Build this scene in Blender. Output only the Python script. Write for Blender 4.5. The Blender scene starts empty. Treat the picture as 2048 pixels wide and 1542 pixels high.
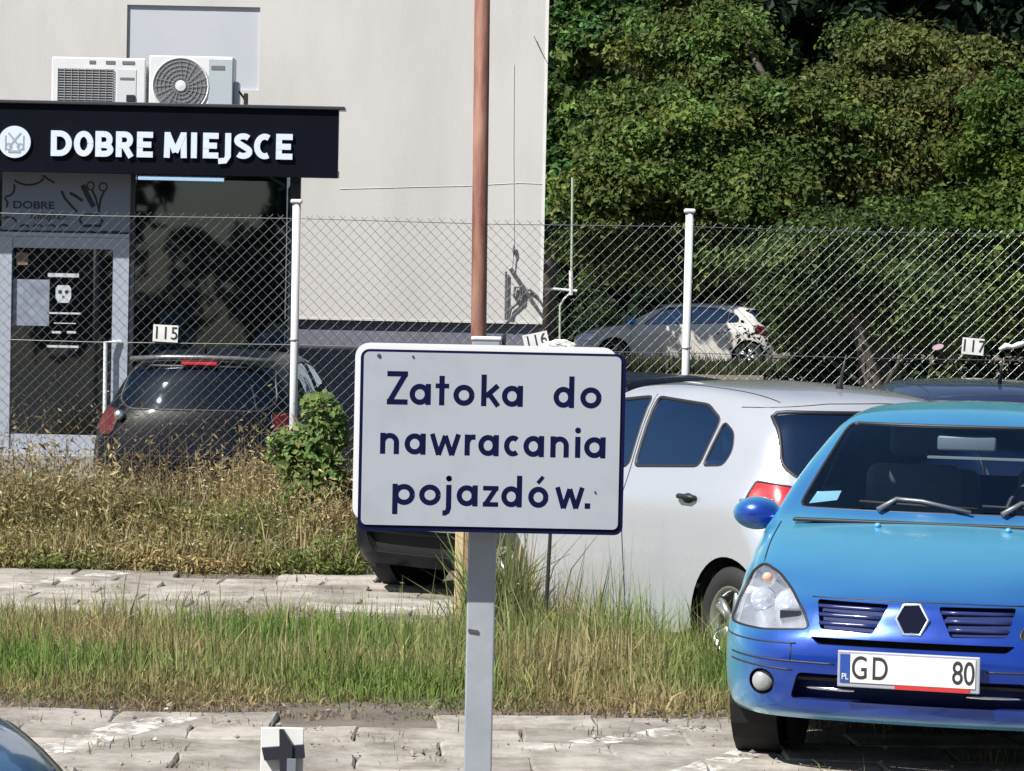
import bpy, bmesh, math, random
import numpy as np
from mathutils import Vector, Matrix
from mathutils.bvhtree import BVHTree

random.seed(7)
rng = np.random.default_rng(11)
R = math.radians
scene = bpy.context.scene
COL = scene.collection

# ------------------------------------------------------------------ camera
FPX, W0, H0 = 5500.0, 2048.0, 1542.0
CAMZ, PITCH, ROLL = 1.75, math.atan((771 - 640) / FPX), R(1.2)
cd = bpy.data.cameras.new('camera')
cam = bpy.data.objects.new('camera', cd)
COL.objects.link(cam)
cd.sensor_width = 36.0
cd.lens = FPX / W0 * 36.0
cd.clip_start, cd.clip_end = 0.2, 900.0
CAMM = Matrix.Translation((0, 0, CAMZ)) @ Matrix.Rotation(math.pi / 2 - PITCH, 4, 'X') @ Matrix.Rotation(ROLL, 4, 'Z')
cam.matrix_world = CAMM
scene.camera = cam

# ------------------------------------------------------------------ sky, sun, exposure
SUN = Vector((-0.50, -0.42, 0.76)).normalized()          # towards the sun
world = bpy.data.worlds.new('World')
scene.world = world
world.use_nodes = True
wn, wl = world.node_tree.nodes, world.node_tree.links
wn.clear()
wo = wn.new('ShaderNodeOutputWorld')
bg = wn.new('ShaderNodeBackground')
sky = wn.new('ShaderNodeTexSky')
sky.sky_type = 'NISHITA'
sky.sun_disc = False
sky.sun_elevation = math.asin(SUN.z)
sky.sun_rotation = math.atan2(SUN.x, SUN.y)
sky.altitude = 20
sky.air_density, sky.dust_density, sky.ozone_density = 1.0, 0.8, 1.0
bg.inputs['Strength'].default_value = 0.055
wl.new(sky.outputs[0], bg.inputs[0])
wl.new(bg.outputs[0], wo.inputs[0])
sd = bpy.data.lights.new('sun', 'SUN')
sd.energy = 5.0
sd.angle = R(0.53)
sd.color = (1.0, 0.965, 0.91)
sun = bpy.data.objects.new('sun', sd)
COL.objects.link(sun)
sun.rotation_euler = SUN.to_track_quat('Z', 'Y').to_euler()
vs = scene.view_settings
vs.view_transform = 'Standard'
vs.look = 'None'
vs.exposure = 0.62
vs.gamma = 1.0
vs.use_curve_mapping = False
scene.cycles.max_bounces = 8
scene.cycles.transparent_max_bounces = 16


def at(x, y, Y):
    """the world point at depth Y seen at photo pixel (x, y)"""
    d = CAMM.to_3x3() @ Vector(((x - W0 / 2) / FPX, -(y - H0 / 2) / FPX, -1))
    return Vector((0, 0, CAMZ)) + d * (Y / d.y)


# ------------------------------------------------------------------ materials
MATS = {}


def mat(name, col, rough=0.6, metal=0.0, col2=None, nscale=6.0, bump=0.0, bscale=None, coat=0.0, spec=0.5,
        trans=0.0, emit=None, sheen=0.0, stretch=None, attr=False, thresh=None):
    if name in MATS:
        return MATS[name]
    m = bpy.data.materials.new(name)
    m.use_nodes = True
    n, l = m.node_tree.nodes, m.node_tree.links
    b = n['Principled BSDF']
    b.inputs['Base Color'].default_value = (*col, 1)
    b.inputs['Roughness'].default_value = rough
    b.inputs['Metallic'].default_value = metal
    b.inputs['Coat Weight'].default_value = coat
    b.inputs['Coat Roughness'].default_value = 0.04
    b.inputs['Specular IOR Level'].default_value = spec
    if trans:
        b.inputs['Transmission Weight'].default_value = trans
    if emit:
        b.inputs['Emission Color'].default_value = (*emit[0], 1)
        b.inputs['Emission Strength'].default_value = emit[1]
    tc = n.new('ShaderNodeTexCoord')
    co = tc.outputs['Object']
    if stretch:
        mp = n.new('ShaderNodeMapping')
        mp.inputs['Scale'].default_value = stretch
        l.new(co, mp.inputs[0])
        co = mp.outputs[0]
    if col2 is not None:
        t = n.new('ShaderNodeTexNoise')
        t.inputs['Scale'].default_value = nscale
        t.inputs['Detail'].default_value = 7
        t.inputs['Roughness'].default_value = 0.62
        l.new(co, t.inputs['Vector'])
        r = n.new('ShaderNodeValToRGB')
        lo, hi = thresh or (0.35, 0.68)
        r.color_ramp.elements[0].position, r.color_ramp.elements[1].position = lo, hi
        r.color_ramp.elements[0].color = (*col, 1)
        r.color_ramp.elements[1].color = (*col2, 1)
        l.new(t.outputs['Fac'], r.inputs[0])
        l.new(r.outputs[0], b.inputs['Base Color'])
    if attr:
        a = n.new('ShaderNodeAttribute')
        a.attribute_name = 'Col'
        l.new(a.outputs['Color'], b.inputs['Base Color'])
    if bump:
        t2 = n.new('ShaderNodeTexNoise')
        t2.inputs['Scale'].default_value = bscale or nscale * 5
        t2.inputs['Detail'].default_value = 6
        l.new(co, t2.inputs['Vector'])
        bp = n.new('ShaderNodeBump')
        bp.inputs['Strength'].default_value = bump
        bp.inputs['Distance'].default_value = 0.01
        l.new(t2.outputs['Fac'], bp.inputs['Height'])
        l.new(bp.outputs[0], b.inputs['Normal'])
    MATS[name] = m
    return m


def glass_mat(name, tint, refl=0.08, rough=0.02, tint2=(0.9, 0.95, 1)):
    """thin tinted pane: clear through-view darkened by the tint plus a fresnel reflection"""
    if name in MATS:
        return MATS[name]
    m = bpy.data.materials.new(name)
    m.use_nodes = True
    n, l = m.node_tree.nodes, m.node_tree.links
    n.clear()
    o = n.new('ShaderNodeOutputMaterial')
    tr = n.new('ShaderNodeBsdfTransparent')
    tr.inputs[0].default_value = (*tint, 1)
    g = n.new('ShaderNodeBsdfGlossy')
    g.inputs['Roughness'].default_value = rough
    g.inputs[0].default_value = (*tint2, 1)
    f = n.new('ShaderNodeFresnel')
    f.inputs[0].default_value = 1.52
    mx = n.new('ShaderNodeMixShader')
    ad = n.new('ShaderNodeMath')
    ad.operation = 'MULTIPLY_ADD'
    ad.inputs[1].default_value = 1.6
    ad.inputs[2].default_value = refl - 0.06
    ad.use_clamp = True
    l.new(f.outputs[0], ad.inputs[0])
    l.new(ad.outputs[0], mx.inputs[0])
    l.new(tr.outputs[0], mx.inputs[1])
    l.new(g.outputs[0], mx.inputs[2])
    l.new(mx.outputs[0], o.inputs[0])
    MATS[name] = m
    return m


def leaf_mat(name):
    """foliage: colour per leaf from the mesh, partly translucent"""
    if name in MATS:
        return MATS[name]
    m = bpy.data.materials.new(name)
    m.use_nodes = True
    n, l = m.node_tree.nodes, m.node_tree.links
    b = n['Principled BSDF']
    b.inputs['Roughness'].default_value = 0.55
    b.inputs['Specular IOR Level'].default_value = 0.15
    a = n.new('ShaderNodeAttribute')
    a.attribute_name = 'Col'
    l.new(a.outputs['Color'], b.inputs['Base Color'])
    t = n.new('ShaderNodeBsdfTranslucent')
    l.new(a.outputs['Color'], t.inputs[0])
    mx = n.new('ShaderNodeMixShader')
    mx.inputs[0].default_value = 0.36
    l.new(b.outputs[0], mx.inputs[1])
    l.new(t.outputs[0], mx.inputs[2])
    l.new(mx.outputs[0], n['Material Output'].inputs[0])
    MATS[name] = m
    return m


def paint_mat(name, col, edge, metal=0.55, rough=0.32, coat=1.0, croug=0.06, spec=0.5):
    """metallic car paint: base colour blends to the edge colour at grazing angles, clear coat on top, faint dust"""
    if name in MATS:
        return MATS[name]
    m = bpy.data.materials.new(name)
    m.use_nodes = True
    n, l = m.node_tree.nodes, m.node_tree.links
    b = n['Principled BSDF']
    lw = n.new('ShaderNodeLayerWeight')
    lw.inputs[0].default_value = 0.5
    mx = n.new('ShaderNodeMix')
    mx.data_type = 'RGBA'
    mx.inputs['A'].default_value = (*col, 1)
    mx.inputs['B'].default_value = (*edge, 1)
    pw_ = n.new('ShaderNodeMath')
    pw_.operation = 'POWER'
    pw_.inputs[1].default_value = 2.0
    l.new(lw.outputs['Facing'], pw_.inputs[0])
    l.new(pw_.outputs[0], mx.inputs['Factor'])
    tc = n.new('ShaderNodeTexCoord')
    t = n.new('ShaderNodeTexNoise')
    t.inputs['Scale'].default_value = 3.0
    t.inputs['Detail'].default_value = 8
    l.new(tc.outputs['Object'], t.inputs['Vector'])
    mr = n.new('ShaderNodeMapRange')
    mr.inputs['From Min'].default_value, mr.inputs['From Max'].default_value = 0.35, 0.7
    mr.inputs['To Min'].default_value, mr.inputs['To Max'].default_value = rough - 0.05, rough + 0.1
    l.new(t.outputs['Fac'], mr.inputs['Value'])
    l.new(mr.outputs[0], b.inputs['Roughness'])
    l.new(mx.outputs['Result'], b.inputs['Base Color'])
    b.inputs['Metallic'].default_value = metal
    b.inputs['Coat Weight'].default_value = coat
    b.inputs['Coat Roughness'].default_value = croug
    b.inputs['Specular IOR Level'].default_value = spec
    MATS[name] = m
    return m


M_RUBBER = mat('rubber', (0.018, 0.018, 0.019), 0.75)
M_TRIM = mat('black_plastic', (0.02, 0.02, 0.022), 0.5)
M_DARK = mat('dark_void', (0.012, 0.012, 0.013), 0.9)
M_CHROME = mat('chrome', (0.75, 0.76, 0.78), 0.12, 1.0)
M_ALLOY = mat('alloy', (0.55, 0.55, 0.56), 0.35, 0.85)
M_GALV = mat('galvanised', (0.50, 0.51, 0.52), 0.5, 0.35, (0.38, 0.39, 0.40), 9, 0.08)
M_WHITE = mat('white_paint', (0.78, 0.78, 0.77), 0.5, 0, (0.66, 0.65, 0.62), 5)

# ------------------------------------------------------------------ mesh helpers


def tag(o, label=None, cat=None, group=None, kind=None):
    if label:
        o['label'] = label
    if cat:
        o['category'] = cat
    if group:
        o['group'] = group
    if kind:
        o['kind'] = kind
    return o


def empty(name, loc=(0, 0, 0), rz=0.0, parent=None):
    o = bpy.data.objects.new(name, None)
    COL.objects.link(o)
    o.empty_display_size = 0.2
    o.location = loc
    o.rotation_euler = (0, 0, rz)
    if parent:
        o.parent = parent
    return o


def link_mesh(name, me, material, parent=None, smooth=False):
    if material is not None:
        me.materials.clear()
        me.materials.append(material)
    if smooth:
        me.polygons.foreach_set('use_smooth', [True] * len(me.polygons))
    o = bpy.data.objects.new(name, me)
    COL.objects.link(o)
    if parent:
        o.parent = parent
    return o


class MB:
    def __init__(self):
        self.bm = bmesh.new()

    def box(self, lo, hi, bevel=0.0, seg=2, rot=None, pivot=None):
        lo, hi = Vector(lo), Vector(hi)
        c, s = (lo + hi) / 2, hi - lo
        ret = bmesh.ops.create_cube(self.bm, size=1.0)
        vs_ = ret['verts']
        for v in vs_:
            v.co = Vector((v.co.x * s.x, v.co.y * s.y, v.co.z * s.z))
        if bevel > 0:
            es = list({e for v in vs_ for e in v.link_edges})
            rb = bmesh.ops.bevel(self.bm, geom=es, offset=bevel, segments=seg, affect='EDGES', profile=0.5)
            vs_ = list({v for f in rb['faces'] for v in f.verts} | {v for v in vs_ if v.is_valid})
        for v in vs_:
            p = v.co + c
            if rot is not None:
                pv = Vector(pivot) if pivot is not None else c
                p = pv + rot @ (p - pv)
            v.co = p
        return self

    def poly(self, pts):
        vs_ = [self.bm.verts.new(p) for p in pts]
        self.bm.faces.new(vs_)
        return self

    def prism(self, pts, off):
        """closed slab: polygon pts and the same polygon moved by off"""
        off = Vector(off)
        a = [self.bm.verts.new(Vector(p)) for p in pts]
        b = [self.bm.verts.new(Vector(p) + off) for p in pts]
        self.bm.faces.new(a[::-1])
        self.bm.faces.new(b)
        k = len(a)
        for i in range(k):
            self.bm.faces.new((a[i], a[(i + 1) % k], b[(i + 1) % k], b[i]))
        return self

    def tube(self, pts, r, sides=8, closed=False, caps=True):
        pts = [Vector(p) for p in pts]
        k = len(pts)
        rs = r if isinstance(r, (list, tuple)) else [r] * k
        rings = []
        up = Vector((0, 0, 1))
        prev = None
        for i in range(k):
            if closed:
                d = pts[(i + 1) % k] - pts[i - 1]
            else:
                d = pts[min(i + 1, k - 1)] - pts[max(i - 1, 0)]
            if d.length < 1e-9:
                d = Vector((0, 0, 1))
            d.normalize()
            if prev is None:
                a = d.cross(up if abs(d.z) < 0.9 else Vector((1, 0, 0))).normalized()
            else:
                a = (prev - d * prev.dot(d))
                a = a.normalized() if a.length > 1e-6 else d.orthogonal().normalized()
            prev = a
            b = d.cross(a)
            rings.append([self.bm.verts.new(pts[i] + (a * math.cos(t) + b * math.sin(t)) * rs[i])
                          for t in (2 * math.pi * j / sides for j in range(sides))])
        last = k if closed else k - 1
        for i in range(last):
            A, B = rings[i], rings[(i + 1) % k]
            for j in range(sides):
                self.bm.faces.new((A[j], A[(j + 1) % sides], B[(j + 1) % sides], B[j]))
        if caps and not closed:
            self.bm.faces.new(rings[0][::-1])
            self.bm.faces.new(rings[-1])
        return self

    def lathe(self, prof, origin, axis='x', seg=32, arc=2 * math.pi, close=True):
        """prof: list of (radius, along-axis)"""
        o = Vector(origin)
        rings = []
        k = seg if close else seg + 1
        for j in range(k):
            t = arc * j / seg
            c, s = math.cos(t), math.sin(t)
            ring = []
            for r, h in prof:
                if axis == 'x':
                    p = Vector((h, r * c, r * s))
                elif axis == 'y':
                    p = Vector((r * c, h, r * s))
                else:
                    p = Vector((r * c, r * s, h))
                ring.append(self.bm.verts.new(o + p))
            rings.append(ring)
        for j in range(seg):
            A, B = rings[j], rings[(j + 1) % k]
            for i in range(len(prof) - 1):
                try:
                    self.bm.faces.new((A[i], A[i + 1], B[i + 1], B[i]))
                except ValueError:
                    pass
        return self

    def ball(self, c, s, seg=16, rings=10):
        ret = bmesh.ops.create_uvsphere(self.bm, u_segments=seg, v_segments=rings, radius=1.0)
        for v in ret['verts']:
            v.co = Vector(c) + Vector((v.co.x * s[0], v.co.y * s[1], v.co.z * s[2]))
        return self

    def build(self, name, material, parent=None, smooth=False, recalc=True):
        if recalc:
            bmesh.ops.recalc_face_normals(self.bm, faces=self.bm.faces)
        me = bpy.data.meshes.new(name)
        self.bm.to_mesh(me)
        self.bm.free()
        return link_mesh(name, me, material, parent, smooth)


def np_mesh(name, verts, nper, material, colors=None, parent=None, smooth=False):
    """verts (N*nper,3): N separate polygons of nper corners each; colors (N,3) one per polygon"""
    verts = np.asarray(verts, dtype=np.float32).reshape(-1, 3)
    nv = len(verts)
    nf = nv // nper
    me = bpy.data.meshes.new(name)
    me.vertices.add(nv)
    me.vertices.foreach_set('co', verts.ravel())
    me.loops.add(nv)
    me.loops.foreach_set('vertex_index', np.arange(nv, dtype=np.int32))
    me.polygons.add(nf)
    me.polygons.foreach_set('loop_start', np.arange(0, nv, nper, dtype=np.int32))
    me.polygons.foreach_set('loop_total', np.full(nf, nper, dtype=np.int32))
    me.update(calc_edges=True)
    if colors is not None:
        ca = me.color_attributes.new('Col', 'FLOAT_COLOR', 'POINT')
        c4 = np.ones((nf, 4), dtype=np.float32)
        c4[:, :3] = colors
        ca.data.foreach_set('color', np.repeat(c4, nper, axis=0).ravel())
    return link_mesh(name, me, material, parent, smooth)


def text_mesh(name, body, size, material, parent, loc, rot=(math.pi / 2, 0, 0), bold=0.0, depth=0.004, xscale=1.0,
              align='CENTER', space=1.0, shear=0.0):
    cu = bpy.data.curves.new(name, 'FONT')
    cu.body = body
    cu.size = size
    cu.offset = bold
    cu.extrude = depth
    cu.align_x = align
    cu.align_y = 'CENTER'
    cu.space_character = space
    cu.shear = shear
    o = bpy.data.objects.new(name, cu)
    COL.objects.link(o)
    bpy.context.view_layer.update()
    me = bpy.data.meshes.new_from_object(o)
    bpy.data.objects.remove(o)
    bpy.data.curves.remove(cu)
    for v in me.vertices:
        v.co.x *= xscale
    n = link_mesh(name, me, material, parent)
    n.location = loc
    n.rotation_euler = rot
    return n
# ------------------------------------------------------------------ ground


def ground_z(x, y):
    z = 0.0
    if 13.0 < y < 20.0:
        a = min(1, max(0, (y - 13.0) / 0.9)) * min(1, max(0, (20.0 - y) / 0.8))
        z -= 0.08 * a
    if y > 31:
        t = min(1, (y - 31) / 14)
        z += 0.72 * t * t * (3 - 2 * t)
    if y > 70:
        z += (y - 70) * 0.05
    return z


M_SOIL = mat('dry_soil', (0.17, 0.145, 0.115), 0.95, 0, (0.09, 0.078, 0.062), 3.5, 0.5, 30)
gxs = sorted(set([-140, -80, -40, -20, -12] + [i * 0.5 - 8 for i in range(33)] + [12, 20, 40, 80, 140]))
gys = sorted(set([-30, -10, 0, 4] + [6 + i * 0.4 for i in range(60)] + [32, 34, 36, 38, 40, 42, 44, 46, 48, 55, 65, 80, 110, 160, 260, 400]))
gb = bmesh.new()
gv = [[gb.verts.new((x, y, ground_z(x, y) - 0.024 + 0.008 * math.sin(x * 3.1 + y) * math.cos(y * 2.3))) for x in gxs] for y in gys]
for j in range(len(gys) - 1):
    for i in range(len(gxs) - 1):
        gb.faces.new((gv[j][i], gv[j][i + 1], gv[j + 1][i + 1], gv[j + 1][i]))
gm = bpy.data.meshes.new('ground')
gb.to_mesh(gm)
gb.free()
tag(link_mesh('ground', gm, M_SOIL, None, True), 'bare grey-brown soil of the whole car park', None, None, 'structure')

# paving slabs: concrete with worn white bay lines painted across (world-space line mask broken up by wear)


def slab_material():
    m = bpy.data.materials.new('concrete_slab')
    m.use_nodes = True
    n, l = m.node_tree.nodes, m.node_tree.links
    b = n['Principled BSDF']
    b.inputs['Roughness'].default_value = 0.9
    ge = n.new('ShaderNodeNewGeometry')
    oi = n.new('ShaderNodeObjectInfo')
    t = n.new('ShaderNodeTexNoise')
    t.inputs['Scale'].default_value = 3.0
    t.inputs['Detail'].default_value = 9
    t.inputs['Roughness'].default_value = 0.7
    l.new(ge.outputs['Position'], t.inputs['Vector'])
    r = n.new('ShaderNodeValToRGB')
    r.color_ramp.elements[0].position, r.color_ramp.elements[1].position = 0.33, 0.6
    r.color_ramp.elements[0].color = (0.165, 0.143, 0.118, 1)
    r.color_ramp.elements[1].color = (0.42, 0.388, 0.342, 1)
    l.new(t.outputs['Fac'], r.inputs[0])
    hv = n.new('ShaderNodeHueSaturation')
    mr = n.new('ShaderNodeMapRange')
    mr.inputs['To Min'].default_value, mr.inputs['To Max'].default_value = 0.72, 1.1
    l.new(oi.outputs['Random'], mr.inputs['Value'])
    l.new(mr.outputs[0], hv.inputs['Value'])
    l.new(r.outputs[0], hv.inputs['Color'])
    wear = n.new('ShaderNodeTexNoise')
    wear.inputs['Scale'].default_value = 7.0
    wear.inputs['Detail'].default_value = 8
    wear.inputs['Roughness'].default_value = 0.75
    l.new(ge.outputs['Position'], wear.inputs['Vector'])
    total = None
    for (ax, ay), (bx, by), hw in BAY_LINES:
        dx, dy = bx - ax, by - ay
        L = math.hypot(dx, dy)
        dx, dy = dx / L, dy / L

        def dot(vx, vy, off):
            v = n.new('ShaderNodeVectorMath')
            v.operation = 'DOT_PRODUCT'
            v.inputs[1].default_value = (vx, vy, 0)
            l.new(ge.outputs['Position'], v.inputs[0])
            s = n.new('ShaderNodeMath')
            s.operation = 'SUBTRACT'
            s.inputs[1].default_value = off
            l.new(v.outputs['Value'], s.inputs[0])
            a = n.new('ShaderNodeMath')
            a.operation = 'ABSOLUTE'
            l.new(s.outputs[0], a.inputs[0])
            return a.outputs[0]

        cx, cy = (ax + bx) / 2, (ay + by) / 2
        across = dot(-dy, dx, -dy * cx + dx * cy)
        along = dot(dx, dy, dx * cx + dy * cy)
        c1 = n.new('ShaderNodeMath')
        c1.operation = 'LESS_THAN'
        c1.inputs[1].default_value = hw
        l.new(across, c1.inputs[0])
        c2 = n.new('ShaderNodeMath')
        c2.operation = 'LESS_THAN'
        c2.inputs[1].default_value = L / 2
        l.new(along, c2.inputs[0])
        mu = n.new('ShaderNodeMath')
        mu.operation = 'MULTIPLY'
        l.new(c1.outputs[0], mu.inputs[0])
        l.new(c2.outputs[0], mu.inputs[1])
        if total is None:
            total = mu.outputs[0]
        else:
            ma = n.new('ShaderNodeMath')
            ma.operation = 'MAXIMUM'
            l.new(total, ma.inputs[0])
            l.new(mu.outputs[0], ma.inputs[1])
            total = ma.outputs[0]
    wr = n.new('ShaderNodeMapRange')
    wr.inputs['From Min'].default_value, wr.inputs['From Max'].default_value = 0.47, 0.60
    l.new(wear.outputs['Fac'], wr.inputs['Value'])
    mk = n.new('ShaderNodeMath')
    mk.operation = 'MULTIPLY'
    l.new(total, mk.inputs[0])
    l.new(wr.outputs[0], mk.inputs[1])
    mx = n.new('ShaderNodeMix')
    mx.data_type = 'RGBA'
    mx.inputs['B'].default_value = (0.64, 0.62, 0.58, 1)
    l.new(mk.outputs[0], mx.inputs['Factor'])
    l.new(hv.outputs[0], mx.inputs['A'])
    l.new(mx.outputs['Result'], b.inputs['Base Color'])
    bp = n.new('ShaderNodeBump')
    bp.inputs['Strength'].default_value = 0.5
    bp.inputs['Distance'].default_value = 0.012
    t3 = n.new('ShaderNodeTexNoise')
    t3.inputs['Scale'].default_value = 22
    t3.inputs['Detail'].default_value = 8
    l.new(ge.outputs['Position'], t3.inputs['Vector'])
    l.new(t3.outputs['Fac'], bp.inputs['Height'])
    l.new(bp.outputs[0], b.inputs['Normal'])
    return m


BAY_LINES = [((-1.95, 10.6), (-1.42, 11.95), 0.10), ((0.10, 11.2), (0.86, 11.95), 0.07), ((0.60, 10.4), (1.05, 11.4), 0.07),
             ((-1.15, 16.9), (-0.3, 17.5), 0.09), ((-3.6, 17.6), (-2.7, 19.2), 0.09)]
M_SLAB = slab_material()


def slab_mesh(w, d, seed):
    rr = random.Random(seed)
    b = bmesh.new()
    pts = []
    hw, hd = w / 2, d / 2
    for (x0, y0), (x1, y1) in (((-hw, -hd), (hw, -hd)), ((hw, -hd), (hw, hd)), ((hw, hd), (-hw, hd)), ((-hw, hd), (-hw, -hd))):
        for k in range(3):
            t = k / 3
            j = 0.006 if k else 0.014
            pts.append((x0 + (x1 - x0) * t + rr.uniform(-j, j), y0 + (y1 - y0) * t + rr.uniform(-j, j)))
    top = [b.verts.new((x * 0.97, y * 0.97, 0.0 + rr.uniform(-0.004, 0.004))) for x, y in pts]
    mid = [b.verts.new((x, y, -0.010)) for x, y in pts]
    bot = [b.verts.new((x, y, -0.06)) for x, y in pts]
    k = len(pts)
    b.faces.new(top)
    for A, B in ((top, mid), (mid, bot)):
        for i in range(k):
            b.faces.new((B[i], B[(i + 1) % k], A[(i + 1) % k], A[i]))
    bmesh.ops.recalc_face_normals(b, faces=b.faces)
    me = bpy.data.meshes.new('paving_slab')
    b.to_mesh(me)
    b.free()
    me.materials.append(M_SLAB)
    return me


SLABS = [slab_mesh(0.695, 0.38, 30 + i) for i in range(6)]


def paving(name, label, x0, x1, y0, y1, z, rz, keep):
    p = empty(name, ((x0 + x1) / 2, (y0 + y1) / 2, z), rz)
    tag(p, label, None, None, 'structure')
    w, d = 0.70, 0.385
    nx, ny = int((x1 - x0) / w), int((y1 - y0) / d)
    cr, sr = math.cos(rz), math.sin(rz)
    for j in range(ny):
        for i in range(nx):
            lx = (i - nx / 2 + 0.5 + 0.5 * (j % 2)) * w + random.uniform(-0.006, 0.006)
            ly = (j - ny / 2 + 0.5) * d + random.uniform(-0.005, 0.005)
            gx, gy = p.location.x + cr * lx - sr * ly, p.location.y + sr * lx + cr * ly
            if not keep(gx, gy):
                continue
            s = bpy.data.objects.new('paving_slab', random.choice(SLABS))
            COL.objects.link(s)
            s.parent = p
            s.location = (lx, ly, random.uniform(-0.006, 0.006))
            s.rotation_euler = (R(random.gauss(0, 0.8)), R(random.gauss(0, 0.4)), R(random.gauss(0, 0.5)) + math.pi * random.randint(0, 1))
    return p


paving('parking_pavement', 'worn concrete slab paving with faded white bay lines at the front', -3.2, 3.4, 9.4, 12.6, 0.0, R(3),
       lambda x, y: y < 12.0 + 0.12 * math.sin(x * 2.3) and random.random() > 0.03)
paving('lane_pavement', 'sunlit slab lane between the grass strip and the dry weeds', -5.0, 4.5, 14.6, 19.4, -0.075, R(-1),
       lambda x, y: (y > 16.2 or x > -0.2) and random.random() > 0.06)

# ------------------------------------------------------------------ building, annex shop front
M_WALL = mat('render_wall', (0.585, 0.568, 0.55), 0.85, 0, (0.505, 0.488, 0.468), 1.1, 0.16, 60, stretch=(1, 1, .3), thresh=(.42, .72))
M_PANEL = mat('grey_panel', (0.50, 0.52, 0.56), 0.6, 0, (0.46, 0.48, 0.53), 1.3)
M_PLINTH = mat('plinth_render', (0.17, 0.175, 0.22), 0.85, 0, (0.13, 0.135, 0.175), 2.0, 0.15, 40)
YW = 30.2
wx1 = at(1090, 320, YW).x
wz0 = at(900, 642, YW).z
bld = empty('office_building', (wx1 - 9, YW, 0))
tag(bld, 'pale rendered building wall with dark plinth and square grey panel', 'building')
o0 = Vector((wx1 - 9, YW, 0))
px0, px1 = at(253, 100, YW).x, at(519, 100, YW).x
pz0, pz1 = at(390, 178, YW).z, at(390, 12, YW).z
b = MB()
T, TOP = 0.35, 6.0
for lo, hi in (((wx1 - 20, pz1), (wx1, TOP)), ((wx1 - 20, wz0), (wx1, pz0)), ((wx1 - 20, pz0), (px0, pz1)), ((px1, pz0), (wx1, pz1))):
    b.box(Vector((lo[0], YW, lo[1])) - o0, Vector((hi[0], YW + T, hi[1])) - o0)
b.box(Vector((wx1 - 0.35, YW + T, wz0)) - o0, Vector((wx1, YW + 2.2, TOP)) - o0)
b.build('wall', M_WALL, bld)
MB().box(Vector((wx1 - 20, YW + 0.05, -0.3)) - o0, Vector((wx1 - 0.03, YW + 0.4, wz0 - 0.002)) - o0).build('plinth', M_PLINTH, bld)
MB().box(Vector((px0, YW + 0.028, pz0)) - o0, Vector((px1, YW + 0.2, pz1)) - o0).build('wall_panel', M_PANEL, bld)
MB().box(Vector((wx1 - 20, YW - 0.012, wz0 - 0.014)) - o0, Vector((wx1 + 0.006, YW + 0.02, wz0 - 0.003)) - o0).build('base_trim', M_WHITE, bld)
MB().box(Vector((wx1 - 0.02, YW - 0.006, wz0)) - o0, Vector((wx1 + 0.008, YW + 0.02, TOP)) - o0).build('corner_trim', M_WHITE, bld)
# faint horizontal joint ridge in the render, a few dents
ridge = [Vector((at(x, y, YW).x, YW - 0.002, at(x, y, YW).z)) - o0 for x, y in ((680, 378), (760, 376), (838, 374), (930, 372), (1000, 368), (1040, 366), (1086, 368))]
MB().tube(ridge, 0.0035, 5).build('render_ridge', M_WALL, bld)

# annex shop
YS, YF, YK = 26.6, 26.12, 29.0
sx0, sx1 = at(-420, 300, YS).x, at(597, 600, YS).x
fz0, fz1 = at(300, 348, YF).z, at(300, 213, YF).z
zdoor = at(130, 470, YS).z
shop = empty('salon_annex', (sx1 - 2, YS, 0))
so = shop.location.copy()
tag(shop, 'dark shop annex with white sign letters over its glass front', 'shop')
M_FASCIA = mat('fascia_composite', (0.005, 0.006, 0.011), 0.5, 0, (0.007, 0.008, 0.014), 2, spec=.05)
M_FRAME_D = mat('dark_frame', (0.018, 0.02, 0.03), 0.4)
M_FRAME_L = mat('pale_aluminium', (0.42, 0.46, 0.53), 0.45, 0.2, (0.36, 0.40, 0.47), 4)
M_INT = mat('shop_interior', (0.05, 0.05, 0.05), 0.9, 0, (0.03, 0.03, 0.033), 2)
M_GLASS_SHOP = glass_mat('shop_glass', (0.5, 0.57, 0.64), 0.07)
M_SIGNWHITE = mat('letter_white', (0.66, 0.73, 0.82), 0.4)
fx1 = at(676, 280, YF).x


def sb(name, lo, hi, m, parent=None, bevel=0.0):
    return MB().box(Vector(lo) - so, Vector(hi) - so, bevel).build(name, m, parent or shop)


sb('fascia', (sx0 - 1, YF, fz0), (fx1, YF + 0.12, fz1), M_FASCIA)
sb('soffit', (sx0 - 1, YF + 0.122, fz0 + 0.03), (fx1 - 0.02, YS + 0.12, fz0 + 0.09), M_FRAME_D)
sb('roof_deck', (sx0 - 1, YF + 0.122, fz1 - 0.10), (sx1 - 0.27, YK, fz1 - 0.03), M_FRAME_D)
rx1 = at(690, 215, YF).x
MB().box(Vector((sx0 - 1, YF - 0.035, fz1 + 0.003)) - so, Vector((rx1, YF + 0.2, fz1 + 0.035)) - so, 0.006).build('roof_cap', mat('cap_metal', (0.07, 0.075, 0.09), 0.35, 0.5), shop)
MB().prism([Vector((sx1 - .06, YS + .05, .3)) - so, Vector((sx1, YS + .05, .3)) - so, Vector((sx1 - .26, YK - .003, .3)) - so, Vector((sx1 - .32, YK - .003, .3)) - so], (0, 0, fz0 - .28)).build('side_wall', M_FRAME_D, shop)
sb('corner_post', (sx1 - 0.10, YS - 0.03, 0.3), (sx1 + 0.002, YS + 0.048, fz0 + 0.025), M_FRAME_D)
sb('floor_slab', (sx0 - 1, YS - 0.35, -0.2), (sx1 - 0.02, YK - 0.3, 0.36), mat('concrete_step', (0.30, 0.29, 0.28), 0.9))
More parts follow.
